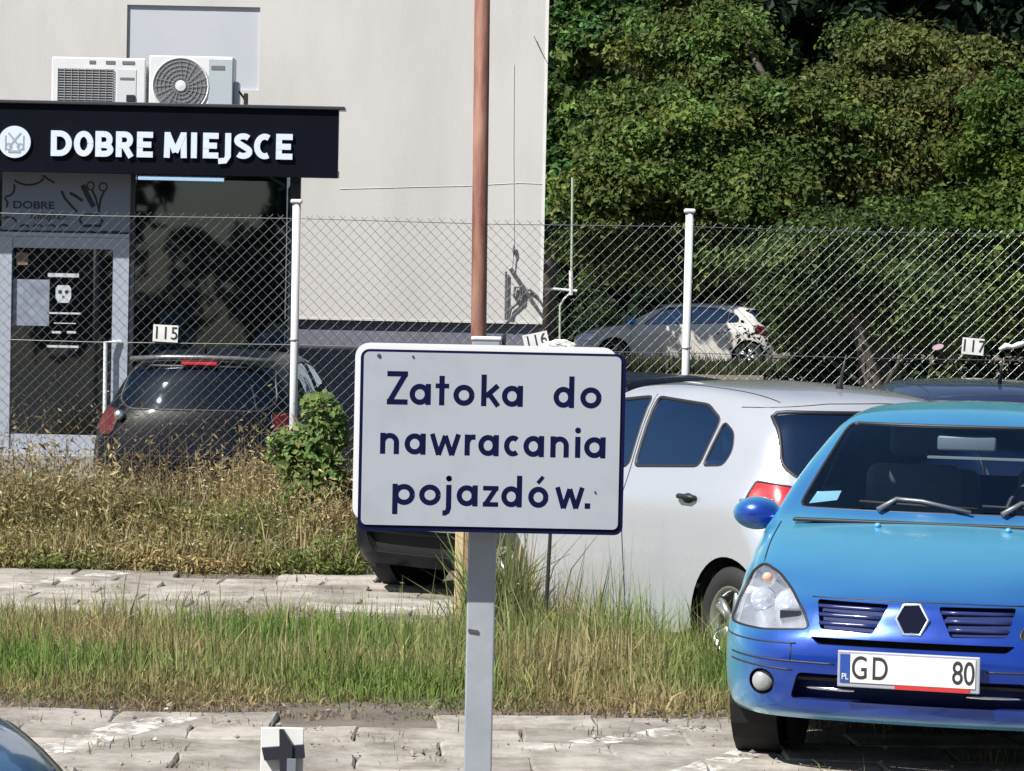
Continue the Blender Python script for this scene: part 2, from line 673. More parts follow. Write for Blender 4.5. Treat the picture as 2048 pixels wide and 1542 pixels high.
# room behind the glass
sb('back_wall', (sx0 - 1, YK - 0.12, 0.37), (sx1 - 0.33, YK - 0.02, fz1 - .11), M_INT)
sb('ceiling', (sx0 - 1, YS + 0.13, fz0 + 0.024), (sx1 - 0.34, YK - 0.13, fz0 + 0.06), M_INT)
# mullions
dxr = at(258, 600, YS).x
mwx = at(268, 600, YS).x
sb('mullion', (dxr + 0.003, YS - 0.03, 0.362), (mwx, YS + 0.06, fz0 + 0.022), M_FRAME_D)
vx = at(550, 600, YS).x
sb('window_post', (vx - 0.03, YS + 0.35, 0.37), (vx + 0.03, YS + 0.41, fz0 - 0.06), mat('green_post', (0.12, 0.16, 0.13), 0.5))
sb('window_pane', (mwx + 0.002, YS, 0.40), (sx1 - 0.102, YS + 0.008, fz0 + 0.02), M_GLASS_SHOP)
sb('window_sill', (mwx + 0.002, YS - 0.02, 0.362), (sx1 - 0.102, YS + 0.05, 0.398), M_FRAME_D)
# printed panel above the door
pl0 = at(5, 400, YS).x
ptop, pbot = at(130, 347, YS).z, at(130, 462, YS).z
pan = MB().box(Vector((pl0, YS - 0.02, pbot)) - so, Vector((dxr, YS + 0.03, fz0 + 0.02)) - so).build('printed_panel', mat('panel_print', (0.20, 0.24, 0.31), 0.5), shop)
M_INK = mat('dark_ink', (0.02, 0.022, 0.03), 0.6)


def ink(pts, wpx, dep=YS - 0.0225):
    q = [Vector((at(x, y, YS).x, dep, at(x, y, YS).z)) - so for x, y in pts]
    return q, wpx / 2 * YS / FPX


def flat_stroke(mb, pts, hw, k=0):
    """a flat ribbon of half width hw in the x-z plane facing -y"""
    pts = [Vector(p) for p in pts]
    n = len(pts)
    L = []
    for i in range(n):
        d = pts[min(i + 1, n - 1)] - pts[max(i - 1, 0)]
        d = Vector((d.x, 0, d.z)).normalized()
        nn = Vector((-d.z, 0, d.x))
        off = Vector((0, -0.0006 * k, 0))
        L.append((pts[i] + nn * hw + off, pts[i] - nn * hw + off))
    for i in range(n - 1):
        a, b_ = L[i], L[i + 1]
        try:
            mb.poly((a[0], b_[0], b_[1], a[1]))
        except ValueError:
            pass


def arc_pts(cx, cy, rx, ry, a0, a1, n=14):
    return [(cx + rx * math.cos(R(a0 + (a1 - a0) * i / n)), cy + ry * math.sin(R(a0 + (a1 - a0) * i / n))) for i in range(n + 1)]


def ink_obj(name, strokes, m, parent, dep=YS - 0.0225):
    mb = MB()
    for k, (pts, wpx) in enumerate(strokes):
        q, hw = ink(pts, wpx, dep)
        flat_stroke(mb, q, hw, k * 0.2)
    return mb.build(name, m, parent, recalc=False)


# cog outline, razor, comb, scissors and small basket drawn on the panel
for st_ in [(arc_pts(14, 375, 16, 18, 100, -20, 8), 4), (arc_pts(58, 350, 32, 20, 150, 20, 10), 4), ([(86, 351), (96, 358), (110, 366)], 4),
                        ([(10, 395), (16, 405), (14, 415)], 4), (arc_pts(18, 448, 16, 14, 230, 360, 8), 4)]:
    ink_obj('cog_stroke', [st_], M_INK, pan)
ink_obj('tools_drawing', [([(124, 382), (130, 396), (142, 410), (155, 424)], 5), ([(140, 386), (152, 392), (166, 402)], 6), ([(166, 370), (176, 392), (188, 414)], 10),
                          ([(184, 378), (192, 396), (200, 424)], 4), ([(210, 380), (202, 398), (198, 424)], 4), (arc_pts(182, 372, 7, 8, 0, 360, 14), 3),
                          (arc_pts(207, 374, 8, 8, 0, 360, 14), 3), (arc_pts(182, 440, 22, 12, 180, 360, 10), 3), ([(160, 440), (166, 452), (200, 452), (206, 440)], 6)], M_INK, pan)
ink_obj('scallop_drawing', [(arc_pts(50 + 26 * i, 456, 10, 6, 200, 340, 6), 4) for i in range(4)] + [([(8 + 27 * i, 464), (26 + 27 * i, 464)], 4) for i in range(9)], M_INK, pan)
p = at(68, 411, YS)
text_mesh('panel_lettering', 'DOBRE', 0.10, M_INK, pan, Vector((p.x, YS - 0.0235, p.z)) - so, bold=0.0015, depth=0.0008, xscale=1.25)
p = at(98, 432, YS)
text_mesh('panel_script', 'miejsce', 0.10, M_INK, pan, Vector((p.x, YS - 0.0235, p.z)) - so, bold=0.001, depth=0.0008, xscale=1.25, shear=0.3)
# fascia lettering: bold stroked capitals, each letter its own raised piece


def cap_strokes(ch, w, h, t):
    """strokes of a capital in a w x h box, stroke thickness t (lower left origin)"""
    a = t / 2
    V = lambda x, y0=0, y1=None: [(x, y0), (x, h if y1 is None else y1)]
    Hh = lambda y, x0=0, x1=None: [(x0, y), (w if x1 is None else x1, y)]

    def bow(x0, y0, x1, y1, a0, a1, n=12):
        rx, ry = (x1 - x0) - a, (y1 - y0) / 2 - a
        return [(x0 + rx * math.cos(R(a0 + (a1 - a0) * i / n)), (y0 + y1) / 2 + ry * math.sin(R(a0 + (a1 - a0) * i / n))) for i in range(n + 1)]
    if ch == 'D':
        return [V(a), [(a, h - a), (w * .42, h - a)], [(a, a), (w * .42, a)], bow(w * .42, 0, w, h, 90, -90, 16)]
    if ch == 'O':
        return [[(w / 2 + (w / 2 - a) * math.cos(R(x)), h / 2 + (h / 2 - a) * math.sin(R(x))) for x in range(0, 361, 15)]]
    if ch in 'BRP':
        out = [V(a), [(a, h - a), (w * .5, h - a)], [(a, h * .46), (w * .55, h * .46)], bow(w * .5, h * .46 - a, w * .95, h, 90, -90)]
        if ch == 'B':
            out += [[(a, a), (w * .52, a)], bow(w * .52, 0, w, h * .46 + a, 90, -90)]
        else:
            out += [[(w * .48, h * .44), (w - a * .9, 0)]]
        return out
    if ch == 'E':
        return [V(a), Hh(h - a), Hh(h / 2, 0, w * .9), Hh(a)]
    if ch == 'M':
        return [[(a, 0), (a * 1.2, h)], [(w - a, 0), (w - a * 1.2, h)], [(a * 1.1, h - .3 * a), (w / 2, h * .22)], [(w - a * 1.1, h - .3 * a), (w / 2, h * .22)]]
    if ch == 'I':
        return [V(w / 2)]
    if ch == 'J':
        return [[(w - a, h), (w - a, h * .08), (w * .55, -h * .08), (0, -h * .10)]]
    if ch == 'S':
        top = [(w / 2 + (w / 2 - a) * math.cos(R(x)), h * .72 + (h * .28 - a) * math.sin(R(x))) for x in range(35, 226, 19)]
        bot = [(w / 2 + (w / 2 - a) * math.cos(R(x)), h * .28 + (h * .28 - a) * math.sin(R(x))) for x in range(45, -146, -19)]
        return [top + bot]
    if ch == 'C':
        return [[(w * .56 + (w * .56 - a) * math.cos(R(x)), h / 2 + (h / 2 - a) * math.sin(R(x))) for x in range(58, 303, 16)]]


def raised(mb, pts, hw, y0, y1, o):
    """extruded stroke between depths y0 (front) and y1 (back)"""
    n = len(pts)
    L = []
    for i in range(n):
        d = Vector(pts[min(i + 1, n - 1)]) - Vector(pts[max(i - 1, 0)])
        d = d.normalized() if d.length else Vector((1, 0))
        L.append((Vector(pts[i]) + Vector((-d.y, d.x)) * hw, Vector(pts[i]) - Vector((-d.y, d.x)) * hw))
    P = lambda p, y: Vector((p.x, y, p.y)) - o
    for i in range(n - 1):
        a, b_ = L[i], L[i + 1]
        mb.poly((P(a[0], y0), P(b_[0], y0), P(b_[1], y0), P(a[1], y0)))
        mb.poly((P(a[0], y0), P(a[0], y1), P(b_[0], y1), P(b_[0], y0)))
        mb.poly((P(a[1], y0), P(b_[1], y0), P(b_[1], y1), P(a[1], y1)))
    for q in (L[0], L[-1]):
        mb.poly((P(q[0], y0), P(q[1], y0), P(q[1], y1), P(q[0], y1)))


for wd, spans in (('DOBRE', ((102, 144), (148, 187), (191, 227), (232, 268), (274, 306))), ('MIEJSCE', ((328, 374), (380, 396), (406, 437), (437, 462), (468, 505), (508, 546), (552, 585)))):
    for ch, (xa, xb) in zip(wd, spans):
        yb = 312 + (xa - 100) * .0155
        pa, pb = at(xa, yb, YF), at(xb, yb, YF)
        w, h, t = pb.x - pa.x, 51 * YF / FPX, 11.8 * YF / FPX
        mb = MB()
        for k, stk in enumerate(cap_strokes(ch, w, h, t)):
            raised(mb, [(pa.x + x, pa.z + z) for x, z in stk], t / 2, YF - .024 - .0007 * k, YF - .002, so)
        mb.build('letter', M_SIGNWHITE, shop, recalc=False)
lc = at(30, 284, YF)
logo = MB().lathe([(0.0, -0.02), (0.152, -0.02), (0.152, 0.0)], Vector((lc.x, YF - 0.001, lc.z)) - so, 'y', 36).build('round_logo', M_SIGNWHITE, shop)
M_LOGOGREY = mat('logo_grey', (0.30, 0.36, 0.42), 0.6)
mb = MB()
for k, (pts, hw) in enumerate((([(-.06, .085), (.0, .015), (.05, -.05)], .009), ([(.06, .085), (.0, .015), (-.05, -.05)], .009),
                               (arc_pts(-.055, -.045, .028, .028, 0, 360, 12), .007), (arc_pts(.055, -.045, .028, .028, 0, 360, 12), .007),
                               ([(-.085, .06), (-.085, -.08)], .006), ([(.085, .06), (.085, -.08)], .006), ([(-.06, -.092), (.06, -.092)], .012))):
    flat_stroke(mb, [Vector((lc.x + x, YF - 0.0225, lc.z + z)) - so for x, z in pts], hw, k * 0.4)
mb.build('logo_drawing', M_LOGOGREY, logo, recalc=False)

# door: pale frame, pane, stickers, pull handle
door = sb('door_frame', (at(-6, 600, YS).x, YS - 0.04, zdoor - 0.02), (dxr, YS + 0.05, pbot - 0.02), M_FRAME_L)
dl, dr = at(24, 600, YS).x, at(226, 600, YS).x
dz1 = at(130, 497, YS).z
dfl = at(-6, 600, YS).x
sb('door_jamb', (dfl - 0.06, YS - 0.05, 0.362), (dl, YS + 0.05, zdoor - 0.023), M_FRAME_L)
dj = sb('door_jamb', (dr, YS - 0.04, 0.362), (dxr - 0.001, YS + 0.05, zdoor - 0.023), M_FRAME_L)
sb('door_rail', (dl + 0.001, YS - 0.035, dz1), (dr - 0.001, YS + 0.045, zdoor - 0.024), M_FRAME_L)
sb('door_rail', (dl + 0.001, YS - 0.035, 0.362), (dr - 0.001, YS + 0.045, 0.55), M_FRAME_L)
pane = sb('door_pane', (dl + 0.001, YS - 0.005, 0.551), (dr - 0.001, YS + 0.003, dz1 - 0.001), M_GLASS_SHOP)


def sticker(name, x0, y0, x1, y1, m, d=0.0):
    a, c = at(x0, y0, YS), at(x1, y1, YS)
    return sb(name, (a.x, YS - 0.0085 - d, c.z), (c.x, YS - 0.0065 - d, a.z), m, pane)


M_POSTER = mat('poster_grey', (0.26, 0.30, 0.37), 0.6, 0, (0.16, 0.18, 0.24), 9)
M_STICK = mat('sticker_white', (0.55, 0.58, 0.62), 0.6, 0, (0.42, 0.45, 0.5), 40)
po = sticker('poster', 27, 558, 98, 652, M_POSTER)
sticker('sticker_strip', 96, 546, 158, 555, M_STICK)
sticker('sticker_strip', 96, 624, 162, 629, M_STICK)
sticker('sticker_strip', 94, 690, 157, 696, M_STICK)
sticker('sticker_strip', 108, 645, 152, 648, M_STICK)
sticker('sticker_strip', 104, 662, 122, 667, M_STICK)
sticker('sticker_strip', 134, 662, 152, 667, M_STICK)
sticker('notice', 33, 505, 56, 530, mat('notice_tan', (0.20, 0.13, 0.10), 0.7), 0)
bc = at(127, 588, YS)
badge = MB().prism([Vector((bc.x + x * 0.075, YS - 0.009, bc.z + z * 0.085)) - so for x, z in
                    ((-.7, 1), (.7, 1), (1, .6), (1, -.4), (.7, -1), (-.7, -1), (-1, -.4), (-1, .6))], (0, 0.002, 0)).build('badge', M_STICK, pane)
mb = MB()
for cx_, cz_, r_ in ((-.032, .02, .02), (.032, .02, .02), (0, -.03, .012)):
    mb.poly([Vector((bc.x + cx_ + r_ * math.cos(t), YS - 0.0105, bc.z + cz_ + r_ * math.sin(t))) - so for t in (i * math.pi / 5 for i in range(10))])
mb.build('badge_drawing', M_INK, badge, recalc=False)
h0, h1 = at(211, 684, YS - 0.12), at(240, 684, YS - 0.12)
hb = at(211, 735, YS - 0.12)
MB().tube([Vector((hb.x, YS - 0.12, 0.75)) - so, Vector((h0.x, YS - 0.12, h0.z)) - so, Vector((h1.x, YS - 0.04, h1.z)) - so], 0.019, 10).build('handle', mat('handle_white', (0.75, 0.77, 0.8), 0.3), dj)

# lamp, chair and basin inside the shop
lamp = empty('tube_lamp', (at(362, 358, YS + 0.4).x, YS + 0.4, at(362, 358, YS + 0.4).z))
tag(lamp, 'white tube lamp glowing under the ceiling behind the shop window', 'lamp')
MB().tube([(-0.42, 0, 0), (0.42, 0, 0)], 0.016, 10).build('tube', mat('lamp_tube', (0.9, 0.92, 0.95), 0.4, emit=((0.85, 0.95, 1.0), 1.6)), lamp)
MB().box((-0.45, -0.03, 0.02), (0.45, 0.03, 0.075)).build('housing', mat('lamp_white', (0.5, 0.52, 0.54), 0.5), lamp)
ch = empty('barber_chair', (at(340, 690, YS + 0.7).x, YS + 0.7, 0.37))
tag(ch, 'grey-green barber chair standing inside behind the shop window', 'chair')
M_CHAIR = mat('chair_vinyl', (0.20, 0.28, 0.32), 0.4)
MB().box((-0.26, -0.25, 0.50), (0.26, 0.28, 0.64), 0.04).build('seat', M_CHAIR, ch)
MB().box((-0.25, 0.24, 0.66), (0.25, 0.36, 1.22), 0.05).build('backrest', M_CHAIR, ch)
MB().box((-0.14, 0.25, 1.25), (0.14, 0.35, 1.42), 0.04).build('headrest', M_CHAIR, ch)
MB().lathe([(0.0, 0.0), (0.26, 0.0), (0.24, 0.04), (0.05, 0.07), (0.05, 0.5)], (0, 0, 0), 'z', 20).build('base', M_CHROME, ch)
for s in (-1, 1):
    MB().box((s * 0.30 - 0.04, -0.2, 0.78), (s * 0.30 + 0.04, 0.22, 0.83), 0.015).build('armrest', M_CHROME if s > 0 else M_CHAIR, ch)

# two air conditioners on the annex roof
M_ACW = mat('ac_casing', (0.72, 0.73, 0.72), 0.45, 0, (0.64, 0.65, 0.65), 3)
M_ACG = mat('ac_grille', (0.16, 0.16, 0.17), 0.5)
M_ACGREY = mat('ac_grey', (0.42, 0.47, 0.50), 0.5)  # plain mid grey of the side panel and valve cover
YA = 26.95


def aircon(label, xa, xb, ytop, fan, x_off=0.0):
    z0 = fz1 - 0.03
    xl, xr = at(xa, 160, YA).x, at(xb, 160, YA).x
    zt = at((xa + xb) / 2, ytop, YA).z
    e = empty('air_conditioner', ((xl + xr) / 2, YA, z0))
    tag(e, label, 'air conditioner', 'air conditioners on the shop roof')
    w, h = (xr - xl) / 2, zt - z0
    MB().box((-w, 0, 0.05), (w, 0.32, h), 0.012).build('casing', M_ACW, e)
    MB().box((-w * 0.7, 0.03, 0.0), (-w * 0.55, 0.30, 0.048)).build('foot', M_ACG, e)
    MB().box((w * 0.55, 0.03, 0.0), (w * 0.7, 0.30, 0.048)).build('foot', M_ACG, e)
    if fan:
        cx, cz, r = -w * 0.24, h * 0.47 + 0.02, min(h * 0.44, w * 0.66)
        MB().lathe([(r, -0.004), (r + 0.012, -0.014), (r + 0.022, -0.003)], (cx, 0, cz), 'y', 36).build('fan_ring', M_ACW, e)
        MB().lathe([(0.0, -0.003), (r, -0.003)], (cx, 0, cz), 'y', 36).build('fan_disc', M_ACG, e)
        g = MB()
        for k in range(1, 7):
            rr = r * k / 6.5
            g.tube([(cx + rr * math.cos(t), -0.010, cz + rr * math.sin(t)) for t in (2 * math.pi * i / 28 for i in range(28))], 0.003, 4, True)
        for k in range(20):
            t = 2 * math.pi * k / 20
            g.tube([(cx + 0.05 * math.cos(t), -0.012, cz + 0.05 * math.sin(t)), (cx + r * math.cos(t + 0.35), -0.012, cz + r * math.sin(t + 0.35))], 0.0028, 4)
        g.build('fan_guard', mat('ac_guard', (0.26, 0.27, 0.28), 0.5), e)
        MB().lathe([(0.0, -0.022), (0.05, -0.018), (0.055, -0.008)], (cx, 0, cz), 'y', 24).build('fan_hub', M_ACW, e)
        MB().box((w * 0.42, -0.006, 0.07), (w * 0.98, -0.001, h - 0.03)).build('side_panel', M_ACGREY, e)
        MB().box((w * 0.48, -0.010, h - 0.13), (w * 0.80, -0.0065, h - 0.09)).build('badge', M_ACG, e)
        MB().box((w + 0.002, 0.05, 0.08), (w + 0.05, 0.25, h * 0.6), 0.01).build('valve_cover', M_ACGREY, e)
        MB().tube([(w + 0.05, 0.1, h * 0.45), (w + 0.10, 0.1, h * 0.34), (w + 0.13, 0.1, h * 0.2), (w + 0.18, 0.1, h * 0.18), (w + 0.26, 0.1, h * 0.05)], 0.012, 6).build('hose', M_TRIM, e)
        MB().box((w + 0.10, 0.07, h * 0.16), (w + 0.14, 0.13, h * 0.42), 0.008).build('valve', M_TRIM, e)
    else:
        gx0, gx1 = -w * 0.86, w * 0.32
        MB().box((gx0, -0.004, 0.06), (gx1, -0.001, h * 0.80)).build('grille_back', M_ACG, e)
        g = MB()
        nb = 16
        for i in range(nb):
            z = 0.07 + (h * 0.80 - 0.08) * i / (nb - 1)
            g.tube([(gx0, -0.009, z), (gx1, -0.009, z)], 0.0045, 4)
        for i in range(9):
            x = gx0 + (gx1 - gx0) * i / 8
            g.tube([(x, -0.014, 0.06), (x, -0.014, h * 0.80)], 0.0035, 4)
        g.build('grille', mat('ac_grille_bar', (0.33, 0.33, 0.33), 0.5), e)
        MB().box((w * 0.40, -0.005, 0.06), (w * 0.80, -0.001, h * 0.80)).build('side_panel', mat('ac_side', (0.60, 0.62, 0.63), 0.5), e)
        MB().box((w * 0.46, -0.009, h * 0.62), (w * 0.76, -0.0055, h * 0.66)).build('badge', M_ACG, e)
        MB().box((w * 0.60, -0.02, h * 0.24), (w * 0.78, -0.0055, h * 0.36), 0.005).build('handle', M_TRIM, e)
        for i in range(3):
            x = -w * 0.2 + i * w * 0.35
            MB().box((x, -0.006, h - 0.06), (x + 0.06 + 0.03 * i, -0.001, h - 0.03)).build('top_vent', M_ACG, e)
    return e


aircon('air conditioner with square barred grille on the shop roof', 103, 291, 115, False)
aircon('air conditioner with round fan guard beside the grey wall panel', 298, 466, 112, True)

# wall cable with bulb end, bars built as the pipe's shadow, pipe at the building corner
cab = empty('wall_cable', (at(1027, 300, YW - 0.03).x, YW - 0.03, 0))
tag(cab, 'thin dark cable hanging down the pale wall with looped end', 'cable')
co_ = cab.location.copy()
M_CABLE = mat('cable_black', (0.09, 0.09, 0.10), 0.7)


def wp(x, y, Y=YW - 0.03):
    p_ = at(x, y, Y)
    return Vector((p_.x, Y, p_.z)) - co_


MB().tube([wp(1068, 72), wp(1078, 95), wp(1090, 118)], 0.004, 5).build('stay_wire', M_CABLE, cab)
MB().tube([wp(1028, 128, YW - .006), wp(1027, 300, YW - .006), wp(1028, 492, YW - .006)], 0.0022, 5).build('cable_run', mat('cable_pale', (0.48, 0.48, 0.48), 0.7), cab)
MB().tube([wp(1028, 490), wp(1028, 497), wp(1028, 506), wp(1028, 512)], [0.007, 0.016, 0.014, 0.006], 8).build('end_weight', M_CABLE, cab)
MB().tube([wp(1027, 512), wp(1025, 535)], 0.006, 5).build('tail', mat('cable_grey', (0.3, 0.3, 0.31), 0.7), cab)
loop = [wp(1018, 635), wp(1022, 618), wp(1034, 608), wp(1042, 590), wp(1040, 574), wp(1030, 575), wp(1028, 592), wp(1036, 606), wp(1044, 600), wp(1046, 582), wp(1060, 580), wp(1074, 592), wp(1080, 604)]
MB().tube(loop, 0.014, 7).build('cable_loop', M_CABLE, cab)
shb = empty('pipe_shadow', (at(1012, 590, YW - 0.02).x, YW - 0.02, 0))
tag(shb, 'grey bars standing in for a shadow at the lower wall corner', 'bracket')
co_ = shb.location.copy()
M_SHADOW_BAR = mat('shadow_bar_grey', (0.13, 0.13, 0.14), 0.6, 0.2)  # dark bars in place of the pipe's shadow on the wall
MB().tube([wp(1012, 543), wp(1011, 640)], 0.014, 6).build('upright', M_SHADOW_BAR, shb)
MB().tube([wp(1021, 537), wp(1086, 634)], [0.028, 0.018], 6).build('shadow_bar', M_SHADOW_BAR, shb)
gp = empty('gas_pipe', (at(1143, 560, YW + 0.1).x, YW + 0.1, 0))
tag(gp, 'thin pale green pipe with white joint beside the building corner', 'pipe')
co_ = gp.location.copy()
M_PIPE = mat('pipe_pale', (0.42, 0.47, 0.38), 0.5)
MB().tube([wp(1145, 355, YW + 0.1), wp(1143, 540, YW + 0.1)], 0.013, 8).build('riser', M_PIPE, gp)
MB().tube([wp(1142, 541, YW + 0.1), wp(1142, 590, YW + 0.1)], 0.022, 8).build('joint', M_WHITE, gp)
MB().tube([wp(1089, 578, YW + 0.1), wp(1110, 578, YW + 0.1), wp(1132, 580, YW + 0.1), wp(1154, 582, YW + 0.1)], 0.015, 8).build('branch', M_WHITE, gp)
MB().tube([wp(1142, 585, YW + 0.1), wp(1128, 598, YW + 0.1), wp(1120, 612, YW + 0.1), wp(1119, 760, YW + 0.1)], 0.012, 8).build('drop', M_PIPE, gp)
# ------------------------------------------------------------------ car bodies
# A body is a net of hoops (half sections). Each station lists key points in car space: nose at y=0, tail at +y, x sideways, z up:
# C centre line (y,z); E roof/bonnet edge, W belt, S widest line, B lower edge (x,y,z each).


def pchip(Y, q):
    """monotone cubic through rows of Y (knots 0..n-1) at parameters q"""
    Y = np.asarray(Y, float)
    n = len(Y)
    d = np.diff(Y, axis=0)
    m = np.zeros_like(Y)
    a, b_ = d[:-1], d[1:]
    ok = (a * b_) > 0
    with np.errstate(divide='ignore', invalid='ignore'):
        hm = np.where(ok, 2 * a * b_ / np.where(ok, a + b_, 1), 0)
    m[1:-1] = hm
    m[0], m[-1] = d[0], d[-1]
    i = np.clip(q.astype(int), 0, n - 2)
    t = (q - i).reshape(-1, *([1] * (Y.ndim - 1)))
    h00, h10, h01, h11 = 2 * t**3 - 3 * t**2 + 1, t**3 - 2 * t**2 + t, -2 * t**3 + 3 * t**2, t**3 - t**2
    return h00 * Y[i] + h10 * m[i] + h01 * Y[i + 1] + h11 * m[i + 1]


def car_net(keys, us, vs_):
    rails = []
    for C, E, W, S, B in keys:
        C = (0.0, C[0], C[1])
        M = (E[0] * 0.56, C[1] + (E[1] - C[1]) * 0.26, C[2] + (E[2] - C[2]) * 0.26)
        half = [B, S, W, E, M, C]
        full = half + [(-p[0], p[1], p[2]) for p in half[-2::-1]]
        rails.append(full)
    P = np.array(rails, float)
    nu, nv = P.shape[0], P.shape[1]
    P = pchip(P, np.linspace(0, nu - 1, (nu - 1) * us + 1))
    P = np.swapaxes(pchip(np.swapaxes(P, 0, 1), np.linspace(0, nv - 1, (nv - 1) * vs_ + 1)), 0, 1)
    for _ in range(2):                                   # soften the joins a little
        Q = P.copy()
        Q[1:-1] = 0.5 * P[1:-1] + 0.25 * (P[:-2] + P[2:])
        P = Q
        Q = P.copy()
        Q[:, 1:-1] = 0.5 * P[:, 1:-1] + 0.25 * (P[:, :-2] + P[:, 2:])
        P = Q
    return P


def net_bm(P):
    b = bmesh.new()
    nu, nv = P.shape[:2]
    V = [[b.verts.new(P[i, j]) for j in range(nv)] for i in range(nu)]
    for i in range(nu - 1):
        for j in range(nv - 1):
            b.faces.new((V[i][j], V[i][j + 1], V[i + 1][j + 1], V[i + 1][j]))
    b.normal_update()
    return b


def inside(poly, x, y):
    c = False
    n = len(poly)
    for i in range(n):
        x0, y0 = poly[i]
        x1, y1 = poly[i - 1]
        if (y0 > y) != (y1 > y) and x < (x1 - x0) * (y - y0) / (y1 - y0) + x0:
            c = not c
    return c


def rounded(poly, r, n=3):
    """round the corners of a 2-D polygon"""
    out = []
    k = len(poly)
    for i in range(k):
        p0, p1, p2 = Vector(poly[i - 1]), Vector(poly[i]), Vector(poly[(i + 1) % k])
        a, b_ = (p0 - p1), (p2 - p1)
        ra = min(r, a.length * 0.45, b_.length * 0.45)
        A, B_ = p1 + a.normalized() * ra, p1 + b_.normalized() * ra
        for j in range(n + 1):
            t = j / n
            q = A * (1 - t) ** 2 + p1 * 2 * t * (1 - t) + B_ * t * t
            out.append((q.x, q.y))
    return out


def cut(b, poly, ax, flt):
    """cut polygon poly (coordinates ax) into the faces of b that pass flt; returns the faces inside"""
    i0, i1 = ax
    x0, x1 = min(p[0] for p in poly) - 0.02, max(p[0] for p in poly) + 0.02
    y0, y1 = min(p[1] for p in poly) - 0.02, max(p[1] for p in poly) + 0.02
    cand = []
    for f in b.faces:
        c = f.calc_center_median()
        if not flt(c, f.normal):
            continue
        fx = [v.co[i0] for v in f.verts]
        fy = [v.co[i1] for v in f.verts]
        if max(fx) < x0 or min(fx) > x1 or max(fy) < y0 or min(fy) > y1:
            continue
        cand.append(f)
    k = len(poly)
    for i in range(k):
        (px, py), (qx, qy) = poly[i], poly[(i + 1) % k]
        no = Vector((0, 0, 0))
        no[i0], no[i1] = qy - py, -(qx - px)
        if no.length < 1e-7:
            continue
        no.normalize()
        co = Vector((0, 0, 0))
        co[i0], co[i1] = px, py
        fs = [f for f in cand if f.is_valid]
        # only faces near this edge
        lx0, lx1 = min(px, qx) - 0.05, max(px, qx) + 0.05
        ly0, ly1 = min(py, qy) - 0.05, max(py, qy) + 0.05
        near, far = [], []
        for f in fs:
            fx = [v.co[i0] for v in f.verts]
            fy = [v.co[i1] for v in f.verts]
            (far if (max(fx) < lx0 or min(fx) > lx1 or max(fy) < ly0 or min(fy) > ly1) else near).append(f)
        geom = list(near) + list({e for f in near for e in f.edges}) + list({v for f in near for v in f.verts})
        ret = bmesh.ops.bisect_plane(b, geom=geom, dist=1e-5, plane_co=co, plane_no=no)
        cand = far + [g for g in ret['geom'] if isinstance(g, bmesh.types.BMFace) and g.is_valid]
    out = []
    for f in cand:
        c = f.calc_center_median()
        if inside(poly, c[i0], c[i1]):
            out.append(f)
    return out


def take(b, faces, push=0.0):
    """move faces out of b into a new bmesh, pushed inwards by push"""
    nb = bmesh.new()
    mp = {}
    for f in faces:
        for v in f.verts:
            if v not in mp:
                mp[v] = nb.verts.new(v.co - v.normal * push)
        try:
            nb.faces.new([mp[v] for v in f.verts])
        except ValueError:
            pass
    bmesh.ops.delete(b, geom=faces, context='FACES')
    nb.normal_update()
    return nb


def rim_loop(nb):
    """ordered boundary points of an open bmesh (longest loop)"""
    es = [e for e in nb.edges if len(e.link_faces) == 1]
    nxt = {}
    for e in es:
        for v in e.verts:
            nxt.setdefault(v, []).append(e)
    best = []
    seen = set()
    for e0 in es:
        if e0 in seen:
            continue
        loop = [e0.verts[0]]
        v, e = e0.verts[1], e0
        seen.add(e0)
        while v is not loop[0]:
            loop.append(v)
            ne = [x for x in nxt[v] if x not in seen]
            if not ne:
                break
            e = ne[0]
            seen.add(e)
            v = e.other_vert(v)
        if len(loop) > len(best):
            best = loop
    return [v.co.copy() for v in best]


def thin_pts(pts, d):
    out = [pts[0]]
    for p in pts[1:]:
        if (p - out[-1]).length > d:
            out.append(p)
    return out


def bm_obj(nb, name, m, parent, smooth=True):
    me = bpy.data.meshes.new(name)
    nb.to_mesh(me)
    nb.free()
    return link_mesh(name, me, m, parent, smooth)


def resample(pts, step):
    pts = [Vector(p) for p in pts]
    out = [pts[0]]
    for a, b_ in zip(pts, pts[1:]):
        n = max(1, int((b_ - a).length / step))
        out += [a + (b_ - a) * (i / n) for i in range(1, n + 1)]
    return out


def seam(name, bvh, pts, view, parent, m=None, r=0.0035, lift=0.0):
    """a thin dark shut line laid on the body: 2-D points projected along view ('top','front','rear','left','right')"""
    q = []
    for p in resample([(*p, 0) for p in pts], 0.03):
        if view == 'top':
            o, d = Vector((p.x, p.y, 3)), Vector((0, 0, -1))
        elif view == 'front':
            o, d = Vector((p.x, -2, p.y)), Vector((0, 1, 0))
        elif view == 'rear':
            o, d = Vector((p.x, 8, p.y)), Vector((0, -1, 0))
        elif view == 'left':
            o, d = Vector((-3, p.x, p.y)), Vector((1, 0, 0))
        else:
            o, d = Vector((3, p.x, p.y)), Vector((-1, 0, 0))
        h = bvh.ray_cast(o, d)
        if h[0] is not None:
            q.append(h[0] + h[1] * (lift if h[1].dot(d) < 0 else -lift))
    if len(q) < 2:
        return None
    return MB().tube(q, r, 6).build(name, m or M_TRIM, parent, True)


def hit(bvh, view, a, c):
    if view == 'front':
        return bvh.ray_cast(Vector((a, -2, c)), Vector((0, 1, 0)))
    if view == 'rear':
        return bvh.ray_cast(Vector((a, 8, c)), Vector((0, -1, 0)))
    if view == 'left':
        return bvh.ray_cast(Vector((-3, a, c)), Vector((1, 0, 0)))
    if view == 'right':
        return bvh.ray_cast(Vector((3, a, c)), Vector((-1, 0, 0)))
    return bvh.ray_cast(Vector((a, c, 3)), Vector((0, 0, -1)))


